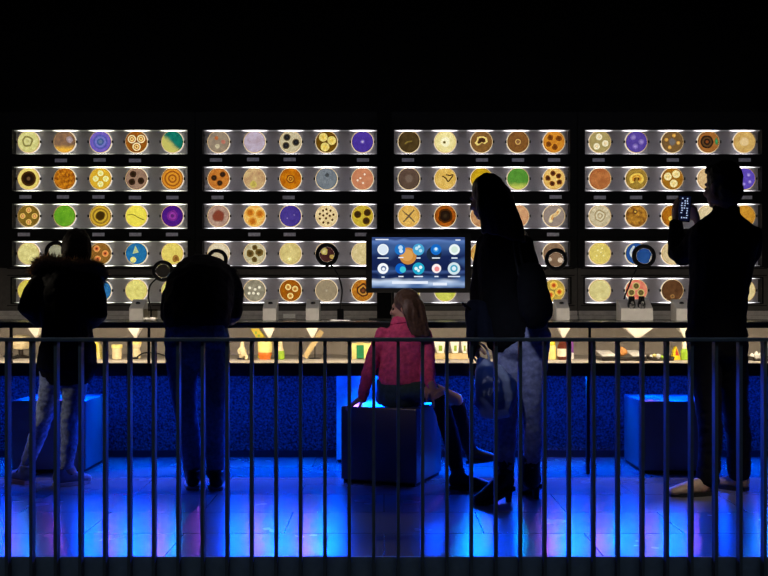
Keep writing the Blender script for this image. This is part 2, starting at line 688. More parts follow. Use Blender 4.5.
def dish(ci, row, col, desc, base, opts=None, colonies=()):
    cx, cz = XD(DISC[ci][col]), ZD((ROWS[row][0] + ROWS[row][1]) / 2)
    rw = ['top row', 'second row', 'third row', 'fourth row', 'bottom row'][row]
    cw = ['leftmost case', 'second case', 'third case', 'rightmost case'][ci]
    d = thing('petri_dish', '%s, %s, %s' % (desc, rw, cw), 'petri dish', (cx, YW + .066, cz), 'culture dishes in the wall cases')
    # glass: back plate ring, wall and front lip
    bm = B()
    R0 = DR
    n = 36
    prof = [(R0 * .905, -.015), (R0, -.015), (R0, 0), (R0 * .965, 0), (R0 * .965, -.012), (R0 * .905, -.012)]
    rings = [[bm.verts.new((r * cos(2 * pi * k / n), h, r * sin(2 * pi * k / n))) for k in range(n)] for r, h in prof]
    for i in range(len(prof)):
        a, b = rings[i], rings[(i + 1) % len(prof)]
        for k in range(n):
            bm.faces.new((a[k], a[(k + 1) % n], b[(k + 1) % n], b[k]))
    obj('rim', bm, M['rim'], d, local=True)
    for sx in (-1, 1):
        bm = B()
        rbox(bm, Vector((sx * (R0 + .004), -.007, 0)), (.010, .014, .018))
        obj('holder_clip', bm, M['black'], d, local=True)
    R = DR * .935
    y0 = -.007
    polys = []
    for q in colonies:
        if q[0] == 'c':
            _, x, y, r, cols, sh = q
            nn = 26
            poly = [(x + r * cos(2 * pi * k / nn), y + r * sin(2 * pi * k / nn)) for k in range(nn)]
            if sh:
                poly = wavy(x, y, r, x * 3 + y * 5 + col, sh)
            polys.append((poly, x, y, cols))
        else:
            _, poly, x, y, cols = q
            polys.append((poly, x, y, cols))
    # the jelly, with openings where the colonies sit
    bm = B()
    edges = []

    def loop(pl):
        vs = [bm.verts.new((x * R, y0, y * R)) for x, y in pl]
        return [bm.edges.new((vs[i], vs[(i + 1) % len(vs)])) for i in range(len(vs))]
    edges += loop([(cos(2 * pi * k / 48), sin(2 * pi * k / 48)) for k in range(48)])
    for poly, x, y, cols in polys:
        edges += loop(poly)
    bmesh.ops.triangle_fill(bm, edges=edges, use_beauty=True)
    o = dict(opts or {})
    o.setdefault('seed', ci * 25 + row * 5 + col)
    obj('jelly', bm, jelly(base, **o), d, local=True)
    for poly, x, y, cols in polys:
        bm = B()
        k = len(cols)
        prev = None
        mats = []
        for i, cc in enumerate(cols):
            s = 1 - i / k
            ring = [bm.verts.new((a * R, y0 - .003 * (1 - s), b * R)) for a, b in fan(poly, x, y, s)]
            if prev:
                for j in range(len(ring)):
                    f = bm.faces.new((prev[j], prev[(j + 1) % len(ring)], ring[(j + 1) % len(ring)], ring[j]))
                    f.material_index = i - 1
            prev = ring
            mats.append(jelly(cc, ns=9.0, seed=1.0))
        edges = [bm.edges.get((prev[j], prev[(j + 1) % len(prev)])) or bm.edges.new((prev[j], prev[(j + 1) % len(prev)])) for j in range(len(prev))]
        f0 = set(bm.faces)
        bmesh.ops.triangle_fill(bm, edges=edges, use_beauty=True)
        for f in bm.faces:
            if f not in f0:
                f.material_index = k - 1
        obj('colony', bm, mats, d, local=True)
    return d


K = (40, 26, 12)
CREAM = (250, 240, 195)
# ---- leftmost case
dish(0, 0, 0, 'pale yellow-green petri dish with a faint oval outline', (226, 220, 150), dict(col2=(196, 190, 110)),
     [('p', wavy(-.1, .05, .52, 3, .2), -.1, .05, [(150, 140, 70), (228, 222, 150), (214, 208, 130)])])
dish(0, 0, 1, 'greyish brown petri dish with a yellow patch at its foot', (150, 112, 80), dict(col2=(104, 82, 66), ns=4, centre=(232, 176, 62), cr=-.45, split=pi / 2 + .001),
     [('c', .45, .2, .3, [(170, 150, 150), (186, 164, 168)], .35)])
dish(0, 0, 2, 'violet petri dish with blue concentric rings', (128, 102, 190), dict(col2=(98, 84, 176)),
     [('c', 0, 0, .68, [(90, 92, 180), (120, 120, 200), (76, 100, 160), (110, 130, 170)], 0)])
dish(0, 0, 3, 'amber petri dish with three pale ringed colonies', (168, 100, 22), dict(col2=(130, 72, 14)), three([CREAM, (214, 140, 40), (250, 226, 150), (190, 110, 30)], .38, [(-.42, .25), (.43, .27), (.02, -.46)]))
dish(0, 0, 4, 'teal green petri dish with a pale yellow lower-left patch', (22, 126, 104), dict(col2=(14, 96, 84), centre=(196, 190, 100), cr=-.12, split=pi / 4))
dish(0, 1, 0, 'pale yellow petri dish filled by one dark brown disc', (236, 214, 120), dict(col2=(220, 196, 100)), [('c', 0, 0, .7, [(74, 44, 14), (40, 24, 10), (36, 20, 10), (110, 80, 50)], .04)])
dish(0, 1, 1, 'orange-brown petri dish of feathery rays', (206, 128, 26), dict(col2=(128, 66, 10), ns=10.0))
dish(0, 1, 2, 'bright yellow petri dish with four pale colonies', (222, 178, 50), dict(col2=(204, 160, 40)), [('c', x, y, .27, [(252, 248, 170), (246, 236, 130)], .1) for x, y in ((0, .5), (.5, 0), (0, -.5), (-.45, 0))])
dish(0, 1, 3, 'pinkish grey petri dish with three blackish brown blobs', (160, 128, 104), dict(col2=(136, 106, 88)), three([(60, 38, 24), K], .31, [(-.3, .42), (-.42, -.3), (.42, -.2)], .1))
dish(0, 1, 4, 'orange amber petri dish with a swirled left side', (208, 136, 40), dict(col2=(160, 92, 22), kind='rings', ns=4.0))
dish(0, 2, 0, 'olive brown petri dish with four orange-ringed colonies', (136, 108, 36), dict(col2=(112, 86, 26)), [('c', x, y, .26, [(240, 196, 110), (214, 140, 64), (240, 190, 120)], .05) for x, y in ((0, .55), (.55, 0), (0, -.55), (-.55, 0))])
dish(0, 2, 1, 'bright green petri dish', (112, 168, 40), dict(col2=(84, 146, 30), ns=3))
dish(0, 2, 2, 'olive gold petri dish with a soft dark brown middle', (196, 158, 50), dict(col2=(150, 116, 34), kind='rings', ns=4, centre=(66, 44, 10), cr=.4))
dish(0, 2, 3, 'lemon yellow petri dish with a dark slanting crack', (240, 226, 90), dict(col2=(226, 208, 70)), [('p', band([(-.85, .1), (-.3, .12), (.2, -.15), (.75, -.38)], .035), 0, -.02, [(110, 96, 30)])])
dish(0, 2, 4, 'deep purple petri dish with a magenta centre', (84, 30, 130), dict(col2=(66, 20, 112)), [('c', 0, 0, .5, [(120, 40, 140), (150, 60, 160), (110, 40, 130)], .2)])
dish(0, 3, 0, 'blotchy cream petri dish nearest the room corner', (232, 222, 150), dict(col2=(198, 186, 110), ns=4))
dish(0, 3, 1, 'pale petri dish seen through the magnifier beside the fur collar', (196, 192, 160), dict(col2=(120, 118, 90), ns=4))
dish(0, 3, 2, 'brown petri dish with three orange rings', (150, 106, 44), dict(col2=(124, 84, 32)), three([(240, 160, 90), (226, 120, 60), (120, 60, 30)], .3, [(-.35, .45), (.45, .0), (-.25, -.5)]))
dish(0, 3, 3, 'blue petri dish with a pale wedge and a yellow spot', (42, 120, 170), dict(col2=(26, 96, 146)), [('p', [(-.1, .75), (.22, .1), (-.35, -.02)], -.08, .25, [(196, 206, 150)]), ('c', -.3, -.58, .28, [(240, 228, 130), (250, 240, 150)], 0)])
dish(0, 3, 4, 'yellowish cream petri dish with a brown lower patch', (232, 214, 110), dict(col2=(214, 192, 90)), [('c', .35, -.5, .32, [(170, 120, 50), (140, 96, 36)], .4)])
dish(0, 4, 0, 'pale yellow petri dish left of the coat', (220, 206, 96), dict(col2=(196, 180, 70), ns=4))
dish(0, 4, 1, 'cream petri dish hidden behind the fur-collared coat', (220, 208, 140))
dish(0, 4, 2, 'blue petri dish at the right edge of the coat', (52, 124, 176), dict(col2=(32, 90, 140)))
dish(0, 4, 3, 'pale yellow petri dish just above a white viewer box', (232, 222, 130), dict(col2=(206, 194, 100), ns=7))
dish(0, 4, 4, 'yellowish petri dish at the left elbow of the bent man', (226, 216, 120))
# ---- second case
dish(1, 0, 0, 'grey-beige petri dish with small reddish spots', (160, 142, 118), dict(col2=(128, 112, 96), ns=4), [('c', -.2, .35, .18, [(190, 110, 60)], .3), ('c', .45, .0, .2, [(190, 120, 100)], .3), ('c', -.1, -.4, .22, [(210, 196, 160)], .2)])
dish(1, 0, 1, 'pale lilac petri dish with a cloudy surface', (190, 178, 196), dict(col2=(172, 150, 160), ns=4))
dish(1, 0, 2, 'cream petri dish with three black colonies', (206, 194, 160), dict(col2=(184, 170, 134)), three([(110, 96, 70), (40, 36, 36), (20, 20, 24), (60, 60, 60)], .34, [(-.33, .42), (.5, -.05), (-.42, -.35)]))
dish(1, 0, 3, 'dark amber petri dish with three big yellow colonies', (120, 84, 12), dict(col2=(96, 64, 8)), three([(240, 220, 130), (246, 216, 110), (240, 206, 90)], .4, [(-.3, .42), (.48, .12), (-.15, -.48)], .05))
dish(1, 0, 4, 'dark violet petri dish with a pale centre speck', (80, 58, 156), dict(col2=(66, 44, 140)), [('c', 0, 0, .2, [(120, 100, 190), (190, 180, 220)], .2)])
dish(1, 1, 0, 'orange petri dish with three dark brown colonies', (206, 132, 54), dict(col2=(170, 96, 34)), three([(120, 70, 24), (50, 30, 14), (36, 20, 14), (90, 60, 40)], .28, [(.38, .4), (-.42, .08), (.12, -.4)], .1))
dish(1, 1, 1, 'mottled beige petri dish', (206, 178, 124), dict(col2=(178, 136, 96), ns=4), [('c', -.1, -.5, .3, [(210, 190, 90), (190, 170, 80)], .4)])
dish(1, 1, 2, 'deep orange petri dish with a ring in the middle', (206, 126, 18), dict(col2=(160, 84, 10), ns=4), [('c', 0, -.02, .38, [(140, 76, 14), (222, 150, 50), (150, 80, 16), (214, 140, 40)], .05)])
dish(1, 1, 3, 'clear blue-grey petri dish', (124, 130, 134), dict(col2=(104, 112, 120), ns=4), [('c', .05, .35, .2, [(86, 92, 96), (70, 76, 80)], .3)])
dish(1, 1, 4, 'salmon petri dish with a few white specks', (206, 138, 100), dict(col2=(186, 116, 80)), [('c', x, y, .09, [(255, 240, 220)], 0) for x, y in ((-.2, .05), (.2, .4), (.05, -.4), (-.45, -.15))])
dish(1, 2, 0, 'pinkish grey petri dish with a blurred reddish middle', (184, 152, 132), dict(col2=(160, 128, 112), centre=(128, 62, 44), cr=.5))
dish(1, 2, 1, 'yellow-edged petri dish with three solid orange colonies', (240, 206, 110), dict(col2=(228, 160, 80)), three([(232, 160, 60), (206, 120, 30), (196, 110, 24)], .4, [(-.4, .32), (.5, .2), (-.18, -.5)], .06))
dish(1, 2, 2, 'plain indigo petri dish', (78, 62, 142), dict(col2=(62, 46, 126)), [('c', x, y, .07, [(140, 126, 180)], 0) for x, y in ((.35, .1), (-.3, -.2))])
dots = [(.0, .62), (.38, .5), (.65, .12), (.55, -.35), (.15, -.65), (-.3, -.6), (-.62, -.25), (-.62, .2), (-.32, .5), (.05, .22), (.3, .02), (-.05, -.22), (-.3, .05)]
dish(1, 2, 3, 'cream petri dish crowded with brown dots', (236, 216, 166), dict(col2=(210, 184, 130)), [('c', x, y, .115, [(120, 84, 44), (84, 54, 26)], .2) for x, y in dots])
dish(1, 2, 4, 'yellow petri dish with three dark ringed colonies', (206, 182, 60), dict(col2=(180, 150, 44)), three([(120, 84, 20), (50, 32, 10), (70, 46, 20), (40, 26, 10)], .35, [(-.45, .15), (.45, .32), (.35, -.45)]))
dish(1, 3, 0, 'white petri dish behind the ring over the bent back', (226, 212, 180), dict(col2=(206, 190, 156)))
dish(1, 3, 1, 'cream petri dish with a clump of olive brown blobs', (206, 196, 160), dict(col2=(180, 168, 130)), [('c', x, y, .36, [(130, 104, 50), (96, 74, 30), (70, 54, 24)], .25) for x, y in ((-.4, .0), (.42, .1))] + [('c', 0, -.55, .26, [(120, 96, 44), (80, 60, 24)], .2), ('c', 0.02, .56, .25, [(120, 96, 44), (80, 60, 24)], .2)])
dish(1, 3, 2, 'pale beige petri dish with one bright bottom spot', (220, 202, 132), dict(col2=(196, 176, 106), ns=4), [('c', -.1, -.5, .2, [(250, 236, 150), (255, 248, 190)], .1)])
dish(1, 3, 3, 'maroon petri dish with yellow flecks behind a black magnifier', (92, 50, 46), dict(col2=(62, 30, 30)), [('c', -.02, -.02, .075, [(214, 196, 110), (236, 220, 150)], .3), ('c', .15, -.14, .05, [(200, 170, 90)], .2), ('c', -.06, -.28, .045, [(190, 150, 110)], .2), ('c', -.4, .35, .14, [(200, 170, 90)], .2)])
dish(1, 3, 4, 'pale cream petri dish cut off by the screen edge', (220, 202, 150), dict(col2=(198, 178, 120)))
dish(1, 4, 0, 'pale petri dish hidden behind the bent man', (214, 200, 160))
dish(1, 4, 1, 'grey petri dish with bright round drops', (160, 152, 128), dict(col2=(120, 112, 92), ns=4), [('c', x, y, .13, [(255, 246, 216)], 0) for x, y in ((-.5, -.25), (-.1, -.25), (.35, -.3), (.05, .1), (-.45, .25), (.45, .3))])
dish(1, 4, 2, 'rust brown petri dish with three cream rings', (168, 98, 16), dict(col2=(140, 74, 10)), three([(250, 220, 150), (236, 180, 90), (170, 100, 30)], .28, [(-.22, .32), (.42, .15), (-.02, -.5)], .08))
dish(1, 4, 3, 'plain greyish beige petri dish with a faint fleck', (158, 142, 112), dict(col2=(140, 124, 98), ns=4), [('c', 0, .0, .12, [(180, 166, 140)], .3)])
dish(1, 4, 4, 'orange-brown petri dish with a dark swirl, near the girl', (206, 136, 44), dict(col2=(150, 90, 26)), [('c', .05, -.02, .6, [(96, 52, 20), (200, 140, 60), (80, 44, 22), (130, 76, 40)], .3)])
# ---- third case
dish(2, 0, 0, 'dark olive brown petri dish', (84, 66, 34), dict(col2=(62, 46, 22), ns=4), [('p', band([(-.4, -.2), (-.1, 0), (.3, .05)], .07), 0, -.03, [(130, 110, 50)])])
dish(2, 0, 1, 'bright pale yellow petri dish with a tiny dark dot', (244, 232, 170), dict(col2=(226, 208, 130), centre=(250, 244, 200), cr=.4), [('c', -.08, -.05, .14, [(170, 150, 80), (50, 40, 20)], .2)])
dish(2, 0, 2, 'brown petri dish with a wavy pale-edged cloud', (140, 100, 50), dict(col2=(116, 80, 38)), [('p', [(-.62, -.1), (-.42, .15), (-.4, .42), (-.1, .52), (.2, .5), (.5, .38), (.58, .0), (.3, -.2), (.05, -.08), (-.2, -.3), (-.42, -.34)], 0, .1, [(250, 220, 130), (90, 56, 24), (60, 36, 20)])])
dish(2, 0, 3, 'mid brown petri dish with one small central ring', (138, 92, 44), dict(col2=(110, 70, 32)), [('c', 0, 0, .26, [(226, 180, 110), (130, 86, 44), (170, 120, 70)], .05)])
dish(2, 0, 4, 'orange amber petri dish with dark blotches', (216, 146, 48), dict(col2=(190, 116, 30)), [('c', x, y, .27, [(140, 76, 20), (110, 60, 16)], .3) for x, y in ((-.35, .4), (.45, .3), (-.5, -.2), (.1, -.5))])
dish(2, 1, 0, 'plain dusky grey-brown petri dish', (98, 78, 64), dict(col2=(80, 62, 52), ns=4, centre=(112, 94, 82), cr=.35))
dish(2, 1, 1, 'golden petri dish with a dark scribbled patch', (230, 194, 106), dict(col2=(206, 164, 70), ns=4), [('p', band([(-.3, .25), (.05, .05), (.25, -.25), (.5, .0), (.72, .35), (.4, .3), (.05, .38)], .06), .2, .1, [(90, 62, 24)])])
dish(2, 1, 2, 'yellow petri dish topped by the woman\'s head', (206, 168, 30), dict(col2=(180, 140, 20)))
dish(2, 1, 3, 'green petri dish turning yellow at the bottom', (92, 150, 56), dict(col2=(76, 132, 44), centre=(190, 196, 90), cr=-.5, split=pi / 2 + .001))
dish(2, 1, 4, 'cream gold petri dish with clustered dark brown blobs', (236, 200, 120), dict(col2=(214, 166, 80)), [('c', x, y, .26, [(150, 90, 30), (80, 40, 20), (60, 30, 16)], .25) for x, y in ((-.1, .5), (-.55, .05), (.45, .25), (.5, -.32), (-.15, -.45))])
dish(2, 2, 0, 'golden petri dish marked with a grey cross', (230, 190, 100), dict(col2=(206, 156, 70)), [('p', [(-.62, .55), (-.05, .12), (.45, .62), (.55, .55), (.1, 0), (.6, -.55), (.5, -.62), (0, -.14), (-.5, -.6), (-.58, -.52), (-.14, 0), (-.68, .48)], 0, 0, [(150, 120, 70), (110, 90, 64)])])
dish(2, 2, 1, 'almost black petri dish with burnt orange edges', (180, 96, 20), dict(col2=(110, 52, 8), ns=4), [('c', 0, .02, .66, [(80, 40, 10), (34, 20, 12), (40, 26, 16), (60, 44, 26)], .25)])
dish(2, 2, 2, 'tan petri dish half hidden by the woman\'s face', (206, 160, 110), dict(col2=(170, 120, 80), ns=4))
dish(2, 2, 3, 'orange beige petri dish half hidden by the woman\'s hair', (214, 170, 124), dict(col2=(190, 130, 90)))
dish(2, 2, 4, 'pinkish grey petri dish with a curved cream stroke', (156, 140, 128), dict(col2=(136, 120, 110)), [('p', band([(-.35, -.6), (-.2, -.1), (.1, .1), (.35, .3), (.55, .65)], .17), .1, .1, [(250, 226, 170), (226, 170, 96), (240, 210, 150)])])
dish(2, 3, 0, 'cream petri dish hidden by the screen, nearer its mast', (220, 200, 150))
dish(2, 3, 1, 'amber petri dish hidden behind the screen', (200, 150, 70))
dish(2, 3, 2, 'gold petri dish between screen and woman', (216, 176, 96), dict(col2=(190, 140, 70)))
dish(2, 3, 3, 'beige petri dish hidden behind the woman', (214, 190, 140))
dish(2, 3, 4, 'tan mottled petri dish behind a black magnifier', (150, 122, 94), dict(col2=(120, 92, 70), ns=5), [('c', x, y, .1, [(240, 220, 190)], .2) for x, y in ((-.3, .3), (.2, -.2), (-.2, -.4))] + [('c', x, y, r, [(236, 214, 186)], .2) for x, y, r in ((.08, -.55, .04), (.27, -.57, .05), (.16, -.72, .04))])
dish(2, 4, 0, 'olive petri dish behind the girl\'s head', (190, 180, 90))
dish(2, 4, 1, 'yellow-green petri dish cut by the bottom of the screen', (214, 212, 100), dict(col2=(180, 184, 70), ns=4))
dish(2, 4, 2, 'teal-grey petri dish at the left edge of the woman', (120, 150, 140), dict(col2=(96, 124, 116)))
dish(2, 4, 3, 'pale petri dish hidden behind the woman', (214, 200, 160))
dish(2, 4, 4, 'yellow petri dish with three orange flower-like colonies', (206, 170, 70), dict(col2=(160, 140, 60)), three([(246, 206, 90), (246, 186, 70), (220, 110, 40), (190, 80, 30)], .38, [(-.02, .48), (.5, -.12), (-.32, -.4)], .1))
# ---- rightmost case
dish(3, 0, 0, 'olive beige petri dish with three cream colonies', (176, 158, 100), dict(col2=(156, 138, 84)), three([(255, 244, 204), (246, 220, 170)], .3, [(-.08, .45), (.5, -.15), (-.3, -.42)], .06))
dish(3, 0, 1, 'violet petri dish with three lilac spots', (92, 72, 158), dict(col2=(76, 58, 142)), three([(130, 110, 186), (156, 138, 204)], .26, [(-.3, .42), (.45, .0), (-.1, -.42)], .1))
dish(3, 0, 2, 'brown petri dish ringed by small orange dots', (126, 96, 54), dict(col2=(100, 74, 42), centre=(110, 104, 100), cr=.3), [('c', x, y, .17, [(220, 160, 70), (236, 190, 100)], .1) for x, y in ((.15, .58), (-.55, .2), (-.25, -.52), (.55, -.1))])
dish(3, 0, 3, 'dark petri dish with a green wedge and orange rim', (170, 112, 54), dict(col2=(140, 84, 34)), [('p', wavy(-.14, .0, .6, 5, .1), -.12, 0, [(50, 32, 20), (96, 66, 34), (44, 28, 20), (130, 70, 30)]), ('p', [(.72, .45), (.9, .1), (.86, -.3), (.66, -.2), (.62, .1)], .76, .05, [(40, 130, 80), (60, 160, 100)])])
dish(3, 0, 4, 'beige gold petri dish with a soft pale centre', (214, 178, 104), dict(col2=(190, 150, 80), centre=(226, 196, 140), cr=.35))
dish(3, 1, 0, 'plain copper brown petri dish', (184, 116, 66), dict(col2=(158, 92, 48), ns=4))
dish(3, 1, 1, 'olive petri dish with a yellow kidney-shaped colony', (166, 134, 56), dict(col2=(140, 110, 40)), [('p', band([(-.35, -.4), (-.45, .05), (-.1, .3), (.35, .25), (.5, -.1), (.25, -.35)], .19), .05, .1, [(246, 206, 90), (220, 160, 50), (240, 190, 80)])])
dish(3, 1, 2, 'amber petri dish with three buttery colonies', (170, 116, 30), dict(col2=(140, 90, 20)), three([(255, 236, 170), (250, 220, 140)], .36, [(-.42, .2), (.35, .42), (.12, -.45)], .08))
dish(3, 1, 3, 'cream petri dish half hidden by the man\'s head', (220, 192, 140), dict(col2=(196, 160, 110)))
dish(3, 1, 4, 'bright violet petri dish beside the man\'s head', (100, 80, 186), dict(col2=(82, 62, 166)), [('c', x, y, .16, [(150, 130, 216), (180, 164, 230)], .1) for x, y in ((.4, .35), (-.05, -.5), (.5, -.3))])
dish(3, 2, 0, 'pale creamy grey petri dish with a swirl', (214, 200, 166), dict(col2=(180, 166, 130)), [('c', 0, .02, .55, [(180, 160, 116), (226, 214, 180), (190, 170, 126), (230, 216, 180)], .2)])
dish(3, 2, 1, 'golden brown petri dish mottled with dark patches', (196, 140, 50), dict(col2=(110, 66, 22), ns=5), [('c', -.1, .4, .2, [(90, 54, 24), (214, 170, 80)], .2)])
dish(3, 2, 2, 'amber petri dish with a yellow spot behind the phone hand', (178, 112, 26), dict(col2=(150, 88, 16)), [('c', -.1, -.25, .24, [(250, 216, 100), (240, 190, 70)], .1), ('c', .45, .4, .25, [(230, 180, 80)], .1)])
dish(3, 2, 3, 'cream petri dish peeping over the man\'s shoulder', (226, 206, 160))
dish(3, 2, 4, 'gold petri dish above the man\'s right shoulder', (206, 150, 50), dict(col2=(176, 120, 34)))
dish(3, 3, 0, 'pale yellow petri dish with tiny light bubbles', (226, 206, 112), dict(col2=(206, 184, 90), ns=6), [('c', x, y, .08, [(250, 240, 170)], 0) for x, y in ((-.2, .3), (.1, .1), (-.3, -.2), (.35, -.2), (.2, .5))])
dish(3, 3, 1, 'blue petri dish with a white curve, behind a magnifier', (46, 90, 156), dict(col2=(30, 70, 130)), [('p', band([(-.2, .7), (-.5, .2), (-.45, -.2), (-.1, -.5)], .1), -.4, .1, [(216, 220, 220)])])
dish(3, 3, 2, 'cream petri dish mostly behind the man\'s raised arm', (224, 200, 150))
dish(3, 3, 3, 'beige petri dish hidden behind the man\'s back', (214, 190, 150))
dish(3, 3, 4, 'pale petri dish hidden by the man\'s shoulder', (210, 196, 160))
dish(3, 4, 0, 'whitish yellow petri dish under another pale one', (222, 210, 146), dict(col2=(202, 188, 120), ns=4))
dish(3, 4, 1, 'pinkish red petri dish with three olive colonies', (228, 150, 116), dict(col2=(206, 90, 76), ns=5), three([(210, 190, 120), (120, 100, 50), (90, 76, 36), (130, 110, 60)], .34, [(-.02, .42), (-.45, -.18), (.42, -.2)]))
dish(3, 4, 2, 'dark brown petri dish left of the man\'s waist', (102, 68, 40), dict(col2=(76, 48, 28), ns=4), [('c', 0, -.55, .2, [(160, 116, 66), (110, 76, 40)], .3)])
dish(3, 4, 3, 'pale petri dish hidden by the man\'s waist', (210, 196, 160))
dish(3, 4, 4, 'cream petri dish showing right of the man\'s waist', (224, 204, 150), dict(col2=(206, 184, 126)))

# ------------------------------------------------------------------ the bench with its glass-fronted vitrine
YF = 6.0
ZT, ZU, ZV, ZN = .918, .882, .672, .594      # worktop top, underside; vitrine floor, underside
BX = 3.3
bench = thing('display_bench', 'long black glass-topped display bench with lit vitrine running along the wall below the dish cases', 'bench', (0, 6.4, 0))
obj('worktop', boxm(-BX, BX, YF, YW, ZU + .02, ZT), M['worktop'], bench, bevel=.003)
obj('front_fascia', boxm(-BX, BX, YF, YF + .014, ZU, ZU + .02), M['worktop'], bench)
obj('vitrine_base', boxm(-BX, BX, YF, YW, ZN, ZV - .004), M['black'], bench)
obj('vitrine_floor', boxm(-BX, BX, YF + .012, YW - .01, ZV - .004, ZV), M['vitfloor'], bench)
obj('vitrine_back', boxm(-BX, BX, YW - .012, YW, ZV, ZU + .019), M['vitback'], bench)
for px in (-131, 10.5, 148.5, 300, 440, 590, 728, 870):
    if px in (300, 440, 728):
        continue
    x = (px - 384) * YF / F
    obj('vitrine_post', boxm(x - .007, x + .007, YF + .002, YF + .02, ZV, ZU), M['black'], bench)
for px in (-60, 178, 589, 860):
    x = (px - 384) * YF / F
    obj('leg', boxm(x - .009, x + .009, YF + .02, YF + .06, 0, ZN), M['black'], bench)
obj('glass_front', boxm(-BX, BX, YF + .006, YF + .009, ZV, ZU - .001), M['pane'], bench)
ZV += .0015
ZT += .001
# viewer boxes on the worktop, each with an eyepiece and a white funnel below the glass
VB = [(37, 14, 6.4, 'white viewer box hidden behind the fur-collared coat', 1),
      (136, 14, 6.36, 'small white viewer box just left of the first gooseneck magnifier beside the bent man', 1),
      (269.5, 13.5, 6.36, 'small white viewer box nearest the bent man\'s right side', 1),
      (312.5, 13.5, 6.36, 'small white viewer box just left of the magnifier stand beside the screen', 1),
      (563, 13, 6.36, 'small white viewer box beside the woman\'s black shoulder bag', 1),
      (637, 32, 6.34, 'wide white viewer box carrying two black eyepieces', 2),
      (684, 15, 6.34, 'white viewer box half hidden by the standing man', 1)]
for px, w, Y, lab, ne in VB:
    x = (px - 384) * Y / F
    hw = w * Y / F / 2
    t = thing('viewer_box', lab, 'viewer', (x, Y, ZT), 'white viewer boxes on the bench')
    bm = B()
    zf = HCAM - (308.5 - 300) * Y / F
    prism(bm, [(Y, ZT), (Y, zf), (Y + .10, zf + .058), (Y + .13, zf + .058), (Y + .13, ZT)], 'x', x - hw, x + hw)
    obj('housing', bm, M['white'], t, bevel=.002)
    for k in range(ne):
        ex = x + (0 if ne == 1 else (-.034 if k == 0 else .03))
        bm = B()
        if ne == 1:
            ell(bm, (ex, Y + .05, zf + .034), (.016, .006, .009), seg=12)
        else:
            a = P(631.5 if k == 0 else 641.5, 304, Y + .02)
            lathe(bm, a, [(.024, -.03), (.026, .0), (.020, .02), (.020, .045), (.016, .05)], 16)
        e = obj('eyepiece', bm, M['gloss_black'], t, smooth=ne == 1)
        if ne == 2:
            bm = B()
            lathe(bm, Vector((a.x, a.y - .024, a.z + .008)), [(.010, 0), (.010, .004)], 12, 'y')
            obj('eyepiece_ring', bm, M['steel'], e)
    bm = B()
    hw2 = hw * .92
    v = [bm.verts.new((x + sx * hw2, Y - .06 + dy, ZU - .003)) for sx, dy in ((-1, 0), (1, 0), (1, .1), (-1, .1))]
    ap = bm.verts.new((x, Y - .01, HCAM - (339.5 - 300) * Y / F))
    bm.faces.new(v)
    for i in range(4):
        bm.faces.new((v[i], v[(i + 1) % 4], ap))
    obj('funnel', bm, M['funnel'], t)

# gooseneck magnifiers
MG = [((56, 252), 10, [(56, 262), (52, 275), (46, 292), (44, 312)], 6.3, 'black ring magnifier beside the fur collar, mostly hidden by the visitor', 0),
      ((163, 271), 9.6, [(156, 279), (150, 286), (148.5, 297), (151, 309)], 6.28, 'black ring magnifier on a gooseneck left of the bent man', 1),
      ((217, 259.5), 9.6, [(217, 269), (222, 280), (226, 296), (224, 314)], 6.38, 'black ring magnifier arching over the back of the bent man', 0),
      ((327, 254.5), 10.3, [(331, 265), (338, 275), (342, 290), (340.5, 306)], 6.3, 'black ring magnifier with maroon view, on a gooseneck by the screen', 2),
      ((556, 259.5), 10.2, [(548, 266), (541, 275), (535, 290), (534, 314)], 6.28, 'black ring magnifier right of the standing woman', 0),
      ((644, 256), 10.6, [(638, 266), (633, 276), (629, 286), (624, 300)], 6.52, 'black ring magnifier above the viewer box with two eyepieces', 0)]
